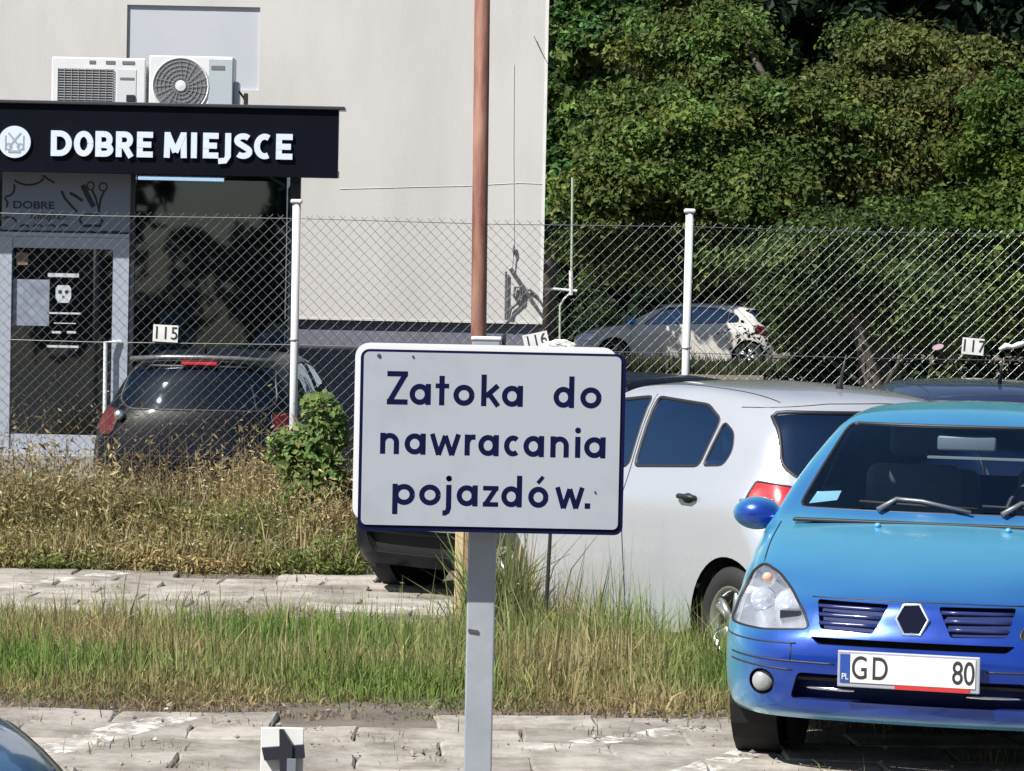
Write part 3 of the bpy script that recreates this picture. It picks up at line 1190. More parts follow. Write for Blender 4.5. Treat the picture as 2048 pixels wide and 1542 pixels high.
def make_wheel(root, x, y, r, steer=0.0, spokes=5, side=1, w=0.19):
    e = empty('wheel', (x, y, r), steer, root)
    rr = r * 0.64
    prof = [(rr, -w / 2 + 0.01), (rr + 0.02, -w / 2), (r - 0.03, -w / 2), (r - 0.006, -w / 2 + 0.022), (r, -w / 4), (r, w / 4), (r - 0.006, w / 2 - 0.022),
            (r - 0.03, w / 2), (rr + 0.02, w / 2), (rr, w / 2 - 0.01)]
    MB().lathe(prof, (0, 0, 0), 'x', 40).build('tyre', M_RUBBER, e, True)
    s = side
    rim = MB().lathe([(rr + 0.004, s * (w / 2 - 0.006)), (rr - 0.012, s * (w / 2 - 0.004)), (rr - 0.03, s * (w / 2 - 0.05)), (rr - 0.03, -s * w * 0.3)], (0, 0, 0), 'x', 40)
    for k in range(spokes):
        for dt in (-0.14, 0.14):
            t = 2 * math.pi * k / spokes + dt
            t0 = 2 * math.pi * k / spokes + dt * 0.3
            rim.tube([(s * (w / 2 - 0.035), 0.045 * math.cos(t0), 0.045 * math.sin(t0)), (s * (w / 2 - 0.03), (rr - 0.02) * math.cos(t), (rr - 0.02) * math.sin(t))], [0.024, 0.017], 6)
    rim.lathe([(0.0, s * (w / 2 - 0.012)), (0.045, s * (w / 2 - 0.016)), (0.06, s * (w / 2 - 0.05))], (0, 0, 0), 'x', 20)
    rim.build('rim', M_ALLOY, e, True)
    MB().lathe([(0.0, 0.0), (rr - 0.02, 0.0)], (s * 0.01, 0, 0), 'x', 24).build('brake_disc', M_DARK, e)
    return e


def rbox(name, lo, hi, bev, m, parent):
    return MB().box(lo, hi, bev, 3).build(name, m, parent, True)


M_CABIN = mat('cabin_trim', (0.13, 0.14, 0.155), 0.8, 0, (0.09, 0.10, 0.11), 8)
M_HEADLINER = mat('headliner', (0.30, 0.31, 0.31), 0.9)
M_GLASS = glass_mat('car_glass', (0.60, 0.68, 0.72), 0.10)
M_GLASS_DK = glass_mat('car_glass_dark', (0.16, 0.24, 0.33), 0.30, tint2=(.45, .68, 1.0))  # blue of the reflected sky put into the reflection colour
M_SCREEN = glass_mat('windscreen_glass', (0.72, 0.80, 0.86), 0.085, tint2=(.55, .78, 1.0))  # reflection coloured blue to stand for sky on the screen
M_SEAT = mat('seat_fabric', (0.20, 0.23, 0.25), 0.9, 0, (0.28, 0.31, 0.33), 14)
M_TAIL = mat('tail_lamp_red', (0.42, 0.012, 0.02), 0.12, 0, (0.55, 0.03, 0.04), 14, coat=1.0)
M_AMBER = mat('amber_lens', (0.70, 0.38, 0.28), 0.25)


def make_interior(root, L):
    y0, y1, zr, hw = L['cowl'], L['tail'], L['belt'], L['hw']
    cb = empty('cabin', (0, 0, 0), 0, root)
    MB().box((-hw + .06, y0 + .1, .28), (hw - .06, y1 - .12, .34)).build('floor', M_CABIN, cb)
    MB().box((-hw + .08, y0 + .16, .55), (hw - .08, y0 + .55, zr - .03), .06, 3).build('dashboard', M_CABIN, cb, True)
    ys = y0 + 1.02
    for sx in (-1, 1):
        x = sx * 0.36
        MB().box((x - .24, ys, .42), (x + .24, ys + .52, .60), .06, 3).build('seat', M_SEAT, cb, True)
        MB().box((x - .23, ys + .46, .56), (x + .23, ys + .60, 1.12), .06, 3, Matrix.Rotation(R(-14), 3, 'X'), (x, ys + .5, .56)).build('seat_back', M_SEAT, cb, True)
        MB().box((x - .13, ys + .66, 1.13), (x + .13, ys + .75, 1.31), .04, 3).build('headrest', M_SEAT, cb, True)
        MB().box((x - .24, ys + 1.2, .62), (x + .24, ys + 1.36, 1.05), .05, 3).build('rear_seat', M_SEAT, cb, True)
    wx = L.get('drive', 0.36)
    c = Vector((wx, y0 + .66, zr - .02))
    MB().tube([c + Vector((.18 * math.cos(t), .18 * math.sin(t) * .38, .18 * math.sin(t) * .92)) for t in (2 * math.pi * i / 28 for i in range(28))], .014, 7, True).build('steering_wheel', M_TRIM, cb, True)
    MB().box((-.13, L['mir'] - .01, L['mirz'] - .035), (.13, L['mir'] + .02, L['mirz'] + .035), .012, 2).build('rear_view_mirror', mat('mirror_grey', (.22, .25, .28), .4), cb, True)
    return cb


def make_car(name, label, keys, paint, loc, heading, feats, us=6, vs_=5, drop=0.0, group=None):
    """keys -> body with cut-out windows and lamps as parts; feats: list of dicts (see the cars below)"""
    root = empty(name, loc, heading)
    tag(root, label, 'car', group)
    P = car_net(keys, us, vs_)
    b = net_bm(P)
    # make the normals point outwards
    cen = Vector((0, P[..., 1].mean(), 0.7))
    s = sum((f.normal.dot(f.calc_center_median() - cen) * f.calc_area()) for f in b.faces)
    if s < 0:
        bmesh.ops.reverse_faces(b, faces=b.faces)
    b.normal_update()
    bvh = BVHTree.FromBMesh(b)
    for F in feats['cuts']:
        polys = [F['poly']]
        if 'yplane' in F:
            bmesh.ops.bisect_plane(b, geom=b.verts[:] + b.edges[:] + b.faces[:], dist=1e-5, plane_co=(0, F['yplane'], 0), plane_no=(0, 1, 0))
        sides = F.get('sides', (0,))
        for sd_ in sides:
            poly = F['poly']
            if sd_ and F['ax'] == (0, 2):
                poly = [(sd_ * x, z) for x, z in poly]
            y_lo, y_hi = F.get('yr', (-9, 99))

            def flt(c, n, sd_=sd_, F=F, y_lo=y_lo, y_hi=y_hi):
                if not (y_lo <= c.y <= y_hi):
                    return False
                if sd_ and c.x * sd_ < 0.02:
                    return False
                if F['ax'] == (1, 2):
                    return abs(n.x) > 0.3 or F.get('all', False)
                if F.get('front'):
                    return n.y < 0.25
                if F.get('rear'):
                    return n.y > -0.25
                return True

            fs = cut(b, poly, F['ax'], flt)
            if not fs:
                continue
            nb = take(b, fs, F.get('push', 0.004))
            if F.get('void'):
                lp = rim_loop(nb)
                dep = F['void']
                if dep:
                    g = MB()
                    d = Vector(F.get('dir', (0, 1, 0))) * dep
                    lp2 = thin_pts(lp, 0.012)
                    for i in range(len(lp2)):
                        p0, p1 = lp2[i - 1], lp2[i]
                        g.poly((p0, p1, p1 + d, p0 + d))
                    g.build(F['name'], F['m'], root, True)
                    for v in nb.verts:
                        v.co += d
                    bm_obj(nb, F.get('back', F['name'] + '_back'), F.get('mb', M_DARK), root)
                else:
                    nb.free()
                continue
            lp = thin_pts(rim_loop(nb), 0.01)
            o = bm_obj(nb, F['name'], F['m'], root)
            if F.get('label'):
                o['label'] = F['label']
            if F.get('seal') and len(lp) > 4:
                MB().tube(lp, F['seal'], 6, True).build(F.get('seal_name', 'window_seal'), F.get('ms', M_TRIM), o, True)
    # wheel arches
    for wy in feats['axles']:
        ra, wr = feats['arch'], feats['wr']
        poly = [(wy + ra * math.cos(t), wr + ra * math.sin(t)) for t in (2 * math.pi * i / 40 for i in range(40))]
        for sd_ in (-1, 1):
            fs = cut(b, poly, (1, 2), lambda c, n, sd_=sd_: c.x * sd_ > 0.5)
            bmesh.ops.delete(b, geom=fs, context='FACES')
            MB().lathe([(ra + .002, sd_ * 0.05), (ra + .002, sd_ * 0.24)], (sd_ * (feats['tw'] - 0.17), wy, wr), 'x', 24).build('wheel_well', M_DARK, root)
            MB().lathe([(0.02, 0), (ra, 0)], (sd_ * (feats['tw'] - 0.16), wy, wr), 'x', 24).build('wheel_well', M_DARK, root)
            make_wheel(root, sd_ * (feats['tw'] - 0.02), wy, wr, 0, feats.get('spokes', 5), sd_)
    b.normal_update()
    # lining inside the cabin
    lin = bmesh.new()
    mp = {}
    for f in b.faces:
        c = f.calc_center_median()
        if c.z > feats['belt'] - 0.05 and feats['cowl'] + 0.25 < c.y < feats['tail']:
            for v in f.verts:
                if v not in mp:
                    mp[v] = lin.verts.new(v.co - v.normal * 0.018)
            lin.faces.new([mp[v] for v in f.verts][::-1])
    bm_obj(lin, 'headliner', M_HEADLINER, root)
    bm_obj(b, 'body', paint, root)
    L0 = feats['len']
    MB().box((-.58, .35, .20), (.58, L0 - .3, .245)).build('underbody', M_DARK, root)
    MB().box((-.66, .75 + .36, .185), (.66, L0 - .95, .24)).build('underbody', M_DARK, root)
    MB().box((-.55, .25, .25), (.55, feats['cowl'] + .1, .62)).build('engine_bay', M_DARK, root)
    for nm, view, pts in feats['seams']:
        seam(nm, bvh, pts, view, root, r=feats.get('seam_r', 0.0035))
    make_interior(root, feats)
    return root, bvh


def sym(pts):
    return pts + [(-x, z) for x, z in reversed(pts)]


# ---- blue hatchback (nose towards the camera)
K_BLUE = [
    ((.10, .215), (.55, .16, .215), (.68, .28, .215), (.755, .43, .215), (.765, .52, .215)),
    ((.05, .25), (.56, .11, .25), (.70, .24, .25), (.775, .42, .25), (.785, .52, .25)),
    ((.025, .34), (.57, .085, .34), (.72, .23, .34), (.795, .42, .34), (.805, .53, .34)),
    ((.01, .45), (.57, .075, .45), (.725, .23, .45), (.80, .43, .45), (.81, .55, .40)),
    ((.02, .53), (.56, .10, .53), (.72, .25, .53), (.80, .46, .52), (.812, .60, .46)),
    ((.05, .60), (.55, .16, .60), (.71, .32, .59), (.80, .52, .57), (.815, .66, .50)),
    ((.085, .672), (.53, .235, .67), (.70, .42, .655), (.80, .60, .62), (.815, .72, .53)),
    ((.16, .725), (.55, .34, .725), (.70, .50, .72), (.80, .68, .645), (.815, .78, .54)),
    ((.34, .80), (.61, .50, .795), (.715, .60, .785), (.805, .76, .665), (.815, .85, .52)),
    ((.65, .875), (.655, .76, .868), (.735, .82, .845), (.815, .90, .69), (.818, .95, .47)),
    ((1.00, .935), (.695, 1.09, .925), (.755, 1.08, .895), (.82, 1.03, .70), (.82, 1.03, .33)),
    ((1.05, .955), (.70, 1.16, .945), (.765, 1.14, .91), (.82, 1.10, .70), (.815, 1.12, .21)),
    ((1.40, 1.165), (.63, 1.50, 1.16), (.77, 1.36, .925), (.825, 1.34, .70), (.81, 1.30, .19)),
    ((1.74, 1.352), (.555, 1.82, 1.325), (.77, 1.70, .935), (.825, 1.70, .70), (.805, 1.70, .185)),
    ((1.86, 1.388), (.545, 1.92, 1.352), (.77, 1.85, .94), (.825, 1.85, .70), (.805, 1.85, .185)),
    ((2.40, 1.418), (.55, 2.40, 1.372), (.77, 2.30, .955), (.825, 2.30, .70), (.805, 2.40, .185)),
    ((3.05, 1.395), (.535, 2.98, 1.345), (.76, 2.80, .975), (.825, 2.80, .70), (.81, 2.88, .22)),
    ((3.36, 1.345), (.52, 3.26, 1.30), (.74, 3.10, .985), (.825, 3.10, .70), (.815, 3.12, .46)),
    ((3.58, 1.15), (.56, 3.46, 1.13), (.72, 3.30, .98), (.82, 3.30, .70), (.815, 3.28, .50)),
    ((3.70, .95), (.62, 3.58, .95), (.73, 3.46, .92), (.81, 3.44, .70), (.812, 3.44, .48)),
    ((3.76, .72), (.64, 3.66, .72), (.75, 3.56, .70), (.805, 3.50, .62), (.81, 3.50, .42)),
    ((3.81, .50), (.64, 3.72, .50), (.76, 3.62, .50), (.80, 3.56, .46), (.805, 3.55, .34)),
    ((3.76, .24), (.62, 3.70, .24), (.74, 3.62, .24), (.785, 3.58, .24), (.795, 3.56, .24)),
]
HEAD_BLUE = rounded([(.402, .572), (.428, .625), (.50, .700), (.585, .757), (.672, .785), (.728, .742), (.765, .66), (.785, .558), (.60, .556)], .025)
M_LENS = glass_mat('lamp_lens', (0.80, 0.82, 0.85), 0.10)
M_REFLECT = mat('lamp_reflector', (0.72, 0.72, 0.74), 0.25, 0.6)
M_BLUE = paint_mat('blue_metallic', (0.007, 0.045, 0.34), (0.20, 0.80, 1.0), 0.45, 0.27, croug=.12)  # cyan edge colour paints the sky's sheen on the bonnet
M_GRILLE = mat('grille_blue_black', (0.012, 0.022, 0.10), 0.6, spec=.2)
LEFT_WIN_F = rounded([(1.52, .985), (1.86, 1.285), (2.28, 1.335), (2.30, .99)], .05)
LEFT_WIN_R = rounded([(2.38, .99), (2.37, 1.335), (2.88, 1.30), (3.05, 1.12), (3.06, 1.01)], .05)
F_BLUE = dict(len=3.81, cowl=1.05, tail=3.55, belt=.95, hw=.76, axles=(.80, 3.27), arch=.335, wr=.295, tw=.72, mir=1.72, mirz=1.245, drive=.36, spokes=6,
              cuts=[
                  dict(name='windscreen', m=M_SCREEN, ax=(0, 2), poly=rounded(sym([(.655, .975), (.532, 1.325)]), .04), yr=(1.0, 1.95), push=.006, seal=.008),
                  dict(name='headlight_lens', m=M_LENS, ax=(0, 2), poly=HEAD_BLUE, yr=(-1, .95), sides=(-1, 1), front=True, push=.002, seal=.006, seal_name='lamp_seal'),
                  dict(name='upper_grille', m=M_GRILLE, ax=(0, 2), poly=rounded([(.095, .680), (.385, .682), (.36, .575), (.150, .568)], .012), yr=(-1, .5), sides=(-1, 1), front=True, void=.05, back='grille_back', mb=M_GRILLE),
                  dict(name='bumper_slot', m=M_GRILLE, ax=(0, 2), poly=rounded(sym([(.36, .517), (.395, .545)]), .008), yr=(-1, .5), front=True, void=.05, back='slot_back'),
                  dict(name='lower_grille', m=M_GRILLE, ax=(0, 2), poly=rounded(sym([(.47, .300), (.44, .405)]), .02), yr=(-1, .6), front=True, void=.07, back='grille_back', mb=M_GRILLE),
                  dict(name='fog_light_recess', m=M_TRIM, ax=(0, 2), poly=[(.59 + .056 * math.cos(t), .355 + .052 * math.sin(t)) for t in (2 * math.pi * i / 20 for i in range(20))], yr=(-1, .6), sides=(-1, 1), front=True, void=.035, back='recess_back'),
                  dict(name='front_window', m=M_GLASS, ax=(1, 2), poly=LEFT_WIN_F, sides=(-1, 1), push=.006, seal=.01),
                  dict(name='side_window', m=M_GLASS, ax=(1, 2), poly=LEFT_WIN_R, sides=(-1, 1), push=.006, seal=.01),
                  dict(name='rear_window', m=M_GLASS, ax=(0, 2), poly=rounded(sym([(.56, 1.0), (.48, 1.30)]), .05), yr=(3.25, 3.9), rear=True, push=.006, seal=.012),
                  dict(name='tail_lamp', m=M_TAIL, ax=(0, 2), poly=rounded([(.56, .66), (.60, .93), (.74, .93), (.80, .66)], .03), yr=(3.2, 3.9), sides=(-1, 1), rear=True, push=.0, seal=.005, seal_name='lamp_seal'),
              ],
              seams=[('bonnet_seam', 'top', [(-.673, .545), (-.685, .72), (-.70, 1.05)]),
                     ('bonnet_seam', 'top', [(.673, .545), (.685, .72), (.70, 1.05)]),
                     ('bonnet_seam', 'front', [(-.41, .688), (-.2, .692), (0, .692), (.2, .692), (.41, .688)]),
                     ('bumper_seam', 'front', [(-.79, .515), (-.62, .512), (-.45, .515)]), ('bumper_seam', 'front', [(.79, .515), (.62, .512), (.45, .515)]),
                     ('bumper_groove', 'front', [(-.74, .452), (-.60, .448), (-.29, .445)]), ('bumper_groove', 'front', [(.74, .452), (.60, .448), (.29, .445)]),
                     ('bumper_groove', 'front', [(-.74, .425), (-.60, .418), (-.46, .412)]), ('bumper_groove', 'front', [(.74, .425), (.60, .418), (.46, .412)]),
                     ('bumper_seam', 'front', [(-.47, .51), (-.47, .45)]), ('bumper_seam', 'front', [(.47, .51), (.47, .45)]),
                     ('door_seam', 'left', [(1.22, .90), (1.20, .5), (1.26, .25)]), ('door_seam', 'left', [(2.34, 1.34), (2.35, .8), (2.42, .25)]),
                     ('door_seam', 'right', [(1.22, .90), (1.20, .5), (1.26, .25)]), ('door_seam', 'right', [(2.34, 1.34), (2.35, .8), (2.42, .25)])])
TH = R(16)
nose = at(1820, 1258, 10.5)
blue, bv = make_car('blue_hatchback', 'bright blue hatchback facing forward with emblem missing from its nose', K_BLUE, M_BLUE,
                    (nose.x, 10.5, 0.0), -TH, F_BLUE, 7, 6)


def front_pt(bvh, x, z, lift=0.0):
    h = hit(bvh, 'front', x, z)
    n = h[1] if h[1].y < 0 else -h[1]
    return h[0] + n * lift, n


# headlight insides: reflector shell, projector, amber bulb
for sx in (-1, 1):
    hl = empty('headlight', (0, 0, 0), 0, blue)
    g = bmesh.new()
    h_ = [front_pt(bv, sx * x, z)[0] + Vector((0, 0, 0)) for x, z in thin_pts([Vector((*p, 0)) for p in HEAD_BLUE], .01) for x, z in [(x, z)]] if False else None
    loop = []
    for x, z in HEAD_BLUE:
        r_ = hit(bv, 'front', sx * x, z)
        if r_[0] is not None:
            loop.append(r_[0])
    cen_ = sum(loop, Vector()) / len(loop) + Vector((-sx * .03, .13, 0))
    mbb = MB()
    for i in range(len(loop)):
        a, c = loop[i - 1] + Vector((0, .006, 0)), loop[i] + Vector((0, .006, 0))
        a2, c2 = a.lerp(cen_, .55) + Vector((0, .05, 0)), c.lerp(cen_, .55) + Vector((0, .05, 0))
        mbb.poly((a, c, c2, a2))
        mbb.poly((a2, c2, cen_ + Vector((0, .02, 0))))
    mbb.build('reflector', M_REFLECT, hl, True)
    q = Vector((sx * .52, .30, .635))
    MB().lathe([(0.0, -.035), (.035, -.028), (.06, -.005), (.068, .03)], q, 'y', 24).build('projector', mat('lamp_glassy', (.82, .84, .86), .08, .3), hl, True)
    q = Vector((sx * .655, .42, .64))
    MB().lathe([(0.0, -.02), (.03, -.015), (.048, .005), (.055, .03)], q, 'y', 24).build('side_bulb', mat('lamp_glassy', (.8, .8, .8), .1), hl, True)
    MB().ball((sx * .635, .42, .735), (.022, .02, .02)).build('indicator_bulb', M_AMBER, hl, True)
    # fog lamp
    p_, n_ = front_pt(bv, sx * .59, .355)
    MB().lathe([(0.0, .0), (.028, .004), (.04, .016)], p_ + Vector((0, .004, 0)), 'y', 24).build('fog_light', mat('fog_glass', (.42, .44, .45), .15, .3), blue, True)
# grille bars, with bright tips at both ends
for sx in (-1, 1):
    for k in range(3):
        z = .660 - .031 * k
        xa, xb = .108 + .014 * k, .378 - .006 * k
        pts = [front_pt(bv, sx * (xa + (xb - xa) * t), z, -.004)[0] for t in (0, .25, .5, .75, 1)]
        MB().tube(pts, .0095, 6).build('grille_bar', mat('grille_bar_blue', (.018, .03, .13), .3, coat=.5), blue, True)
        MB().tube(pts[:1] + [pts[0].lerp(pts[1], .3)], .0075, 6).build('grille_tip', M_CHROME, blue, True)
        MB().tube([pts[-1].lerp(pts[-2], .3), pts[-1]], .0075, 6).build('grille_tip', M_CHROME, blue, True)
    pts = [front_pt(bv, sx * (.215 + .24 * t), .345, .002)[0] if False else Vector((sx * (.215 + .24 * t), .045 + .05 * t * t, .345)) for t in (0, .3, .6, 1)]
    MB().tube(pts, .008, 6).build('lower_strip', M_CHROME, blue, True)
MB().box((-.46, .085, .372), (.46, .10, .384)).build('lower_bar', M_TRIM, blue)
# empty emblem recess on the nose panel
p_, n_ = front_pt(bv, 0, .628, .004)
hexo = [(-.062, 0), (-.036, .056), (.026, .060), (.062, 0), (.034, -.060), (-.030, -.060)]
tilt = Matrix.Rotation(R(-18), 3, 'X')
H = [p_ + tilt @ Vector((x, -.002, z)) for x, z in hexo]
MB().poly(H).build('emblem_recess', mat('recess_navy', (.004, .005, .02), .8, spec=.1), blue)
MB().tube([q + Vector((0, -.001, 0)) for q in H], .0065, 6, True).build('emblem_rim', mat('emblem_rim_silver', (.55, .65, .72), .3, .7), blue, True)
# number plate: blue band, red strip below, partly readable characters
pz = .437
pl = MB().box((-.272, -.022, pz - .07), (.272, -.010, pz + .07), .004).build('number_plate', mat('plate_frame', (.38, .40, .46), .4, .2), blue)
MB().box((-.222, -.0265, pz - .052), (.256, -.0225, pz + .058), .002).build('plate_face', M_WHITE, pl)
MB().box((-.262, -.0265, pz - .052), (-.2225, -.0225, pz + .058), .002).build('plate_band', mat('plate_blue', (.02, .07, .30), .4), pl)
MB().box((-.05, -.0262, pz - .0685), (.235, -.0225, pz - .0535)).build('plate_strip', mat('plate_red', (.50, .03, .03), .5), pl)
M_CHAR = mat('plate_black', (.03, .03, .035), .5)
for ch_, x_ in (('G', -.186), ('D', -.108), ('8', .188), ('0', .232)):
    text_mesh('plate_character', ch_, .125, M_CHAR, pl, (x_, -.0272, pz + .002), bold=.001, depth=.0003, xscale=.72)
text_mesh('plate_character', 'PL', .034, M_WHITE, pl, (-.242, -.0272, pz - .030), depth=.0003, xscale=.8)
# mirrors, wipers, washer jets, windscreen papers, aerial
for sx in (-1, 1):
    mm = MB()
    mm.ball((sx * .84, 1.24, .935), (.105, .085, .072), 24, 14)
    mo = mm.build('door_mirror', M_BLUE, blue, True)
    MB().tube([(sx * .70, 1.30, .90), (sx * .76, 1.275, .91), (sx * .82, 1.25, .93)], [.05, .045, .04], 10).build('mirror_arm', M_BLUE, mo, True)
    MB().box((min(sx * .78, sx * .935), 1.305, .88), (max(sx * .78, sx * .935), 1.322, .99), .006).build('mirror_glass', M_CHROME, mo)


def screen_pt(bvh, x, z, lift=.012):
    h = hit(bvh, 'front', x, z)
    n = h[1] if h[1].y < 0 else -h[1]
    return h[0] + n * lift


for x0 in (-.26, .26):
    arm = [screen_pt(bv, x0 - .03, .962, .02), screen_pt(bv, x0 + .04, 1.00, .03), screen_pt(bv, x0 + .15, .995, .03), screen_pt(bv, x0 + .36, .965, .022)]
    wpr = MB().tube(arm, [.014, .011, .010, .008], 6).build('wiper', mat('wiper_grey', (.14, .15, .16), .35, .3), blue, True)
    MB().tube([screen_pt(bv, x0 - .12 + .5 * t, .997 - .012 * t, .014) for t in (0, .33, .66, 1)], .006, 5).build('blade', M_RUBBER, wpr, True)
for sx in (-1, 1):
    h = hit(bv, 'top', sx * .27, .93)
    MB().ball(h[0] + Vector((0, 0, .006)), (.014, .016, .012), 10, 6).build('washer_jet', mat('jet_blue', (.10, .35, .6), .4), blue, True)
MB().box((-.64, .985, .925), (.64, 1.03, .94), .005).build('cowl_strip', M_TRIM, blue)
pp = screen_pt(bv, -.56, 1.025, -.012)
MB().prism([pp + Vector(v) for v in ((-.06, 0, -.03), (.06, .01, -.012), (.075, .03, .028), (-.03, .028, .02))], (0, .003, 0)).build('windscreen_paper', mat('paper_cyan', (.30, .58, .66), .6), blue)
for x_, z_, w_, h_2 in ((-.22, 1.035, .075, .05), (.45, 1.05, .10, .05)):
    q = screen_pt(bv, x_, z_, -.14)
    MB().ball(q, (w_, .03, h_2), 14, 8).build('dashboard_ornament', mat('ornament_grey', (.20, .24, .25), .7), blue, True)
MB().box((-.16, 1.62, 1.18), (.30, 1.66, 1.19)).build('sun_visor', M_HEADLINER, blue)

# ---- silver hatchback seen from its rear left
K_SILV = [
    ((.10, .20), (.55, .16, .20), (.68, .28, .20), (.78, .43, .20), (.79, .50, .20)),
    ((.04, .30), (.57, .10, .30), (.72, .24, .30), (.80, .42, .30), (.81, .50, .30)),
    ((.01, .45), (.57, .08, .45), (.73, .24, .45), (.82, .43, .45), (.83, .55, .40)),
    ((.03, .60), (.55, .12, .60), (.72, .28, .60), (.82, .50, .58), (.835, .62, .48)),
    ((.10, .75), (.55, .24, .75), (.70, .40, .745), (.82, .60, .68), (.838, .74, .54)),
    ((.28, .86), (.61, .42, .86), (.72, .55, .84), (.825, .76, .72), (.84, .84, .53)),
    ((.55, .94), (.66, .66, .935), (.745, .74, .90), (.835, .86, .75), (.843, .93, .48)),
    ((.85, 1.00), (.70, .94, .99), (.77, .95, .95), (.84, 1.00, .78), (.845, 1.03, .33)),
    ((.90, 1.02), (.70, 1.00, 1.01), (.78, 1.02, .96), (.842, 1.08, .78), (.84, 1.12, .21)),
    ((1.25, 1.26), (.64, 1.35, 1.25), (.785, 1.25, .97), (.845, 1.30, .79), (.835, 1.30, .19)),
    ((1.62, 1.46), (.585, 1.70, 1.43), (.79, 1.60, .985), (.847, 1.60, .80), (.83, 1.65, .185)),
    ((1.78, 1.50), (.575, 1.85, 1.465), (.79, 1.80, .995), (.847, 1.80, .81), (.83, 1.85, .185)),
    ((2.30, 1.53), (.58, 2.30, 1.485), (.79, 2.25, 1.02), (.847, 2.25, .83), (.83, 2.40, .185)),
    ((2.90, 1.51), (.57, 2.85, 1.46), (.78, 2.75, 1.05), (.847, 2.75, .85), (.835, 2.86, .22)),
    ((3.34, 1.455), (.55, 3.20, 1.405), (.76, 3.08, 1.07), (.847, 3.08, .87), (.84, 3.10, .46)),
    ((3.46, 1.36), (.565, 3.34, 1.33), (.75, 3.24, 1.07), (.845, 3.22, .88), (.842, 3.25, .51)),
    ((3.58, 1.12), (.62, 3.46, 1.10), (.745, 3.36, 1.03), (.84, 3.32, .88), (.84, 3.38, .49)),
    ((3.66, .96), (.66, 3.55, .95), (.765, 3.44, .92), (.838, 3.38, .80), (.838, 3.46, .45)),
    ((3.71, .78), (.67, 3.62, .78), (.785, 3.52, .77), (.835, 3.46, .70), (.836, 3.50, .41)),
    ((3.75, .60), (.67, 3.67, .60), (.79, 3.57, .60), (.83, 3.50, .56), (.834, 3.52, .36)),
    ((3.75, .42), (.66, 3.67, .42), (.78, 3.58, .42), (.82, 3.53, .40), (.826, 3.54, .30)),
    ((3.68, .24), (.64, 3.62, .24), (.75, 3.56, .24), (.80, 3.54, .24), (.81, 3.55, .24)),
]
SW_F = rounded([(1.32, 1.02), (1.72, 1.395), (2.12, 1.43), (2.14, 1.045)], .05)
SW_R = rounded([(2.20, 1.05), (2.18, 1.43), (2.70, 1.405), (2.88, 1.33), (2.84, 1.085)], .04)
SW_Q = rounded([(2.87, 1.088), (2.91, 1.325), (3.03, 1.27), (3.08, 1.18), (3.05, 1.10)], .035)


def hatch_feats(tail_poly, glass_s=M_GLASS_DK, rear_poly=None, tail_m=None, **kw):
    f = dict(len=3.75, cowl=.92, tail=3.5, belt=1.02, hw=.79, axles=(.79, 3.25), arch=.345, wr=.30, tw=.745, mir=1.58, mirz=1.36, spokes=5,
             cuts=[
                 dict(name='windscreen', m=M_GLASS, ax=(0, 2), poly=rounded(sym([(.66, 1.04), (.56, 1.43)]), .05), yr=(.85, 1.85), push=.006, seal=.012),
                 dict(name='headlight', m=M_REFLECT, ax=(0, 2), poly=rounded([(.42, .66), (.50, .80), (.70, .80), (.77, .70), (.74, .62)], .03), yr=(-1, .95), sides=(-1, 1), front=True, push=.0, seal=.006, seal_name='lamp_seal'),
                 dict(name='front_grille', m=M_TRIM, ax=(0, 2), poly=rounded(sym([(.40, .28), (.46, .42)]), .03), yr=(-1, .6), front=True, void=.05, back='grille_back'),
                 dict(name='front_window', m=glass_s, ax=(1, 2), poly=SW_F, sides=(-1, 1), push=.006, seal=.011),
                 dict(name='rear_side_window', m=glass_s, ax=(1, 2), poly=SW_R, sides=(-1, 1), push=.006, seal=.011),
                 dict(name='quarter_window', m=glass_s, ax=(1, 2), poly=SW_Q, sides=(-1, 1), push=.006, seal=.009),
                 dict(name='rear_window', m=glass_s, ax=(0, 2), poly=rear_poly or rounded(sym([(.55, 1.03), (.64, 1.11), (.575, 1.39)]), .06), yr=(3.1, 3.9), rear=True, push=.006, seal=.013),
                 dict(name='tail_lamp', m=tail_m or M_TAIL, ax=(0, 2), poly=tail_poly, yplane=3.36, yr=(3.36, 3.9), sides=(-1, 1), rear=True, push=-.003, seal=.006, seal_name='lamp_seal'),
             ],
             seams=[('door_seam', 'left', [(2.15, 1.44), (2.17, 1.0), (2.20, .60), (2.23, .26)]), ('door_seam', 'left', [(1.10, .96), (1.08, .6), (1.14, .26)]),
                    ('door_seam', 'left', [(3.09, 1.17), (3.06, 1.0), (2.98, .75), (2.84, .50), (2.82, .26)]),
                    ('door_seam', 'right', [(2.15, 1.44), (2.17, 1.0), (2.20, .60), (2.23, .26)]), ('door_seam', 'right', [(1.10, .96), (1.08, .6), (1.14, .26)]),
                    ('roof_seam', 'top', [(-.50, 1.75), (-.51, 2.4), (-.49, 3.18)]), ('roof_seam', 'top', [(.50, 1.75), (.51, 2.4), (.49, 3.18)]),
                    ('bonnet_seam', 'top', [(-.66, .35), (-.69, .9)]), ('bonnet_seam', 'top', [(.66, .35), (.69, .9)]),
                    ('bumper_seam', 'rear', [(-.80, .66), (-.55, .655), (0, .65), (.55, .655), (.80, .66)]),
                    ('bumper_seam', 'left', [(3.58, .68), (3.60, .5)]),
                    ('tailgate_seam', 'rear', [(-.60, 1.40), (-.3, 1.43), (0, 1.435), (.3, 1.43), (.60, 1.40)])])
    f.update(kw)
    return f


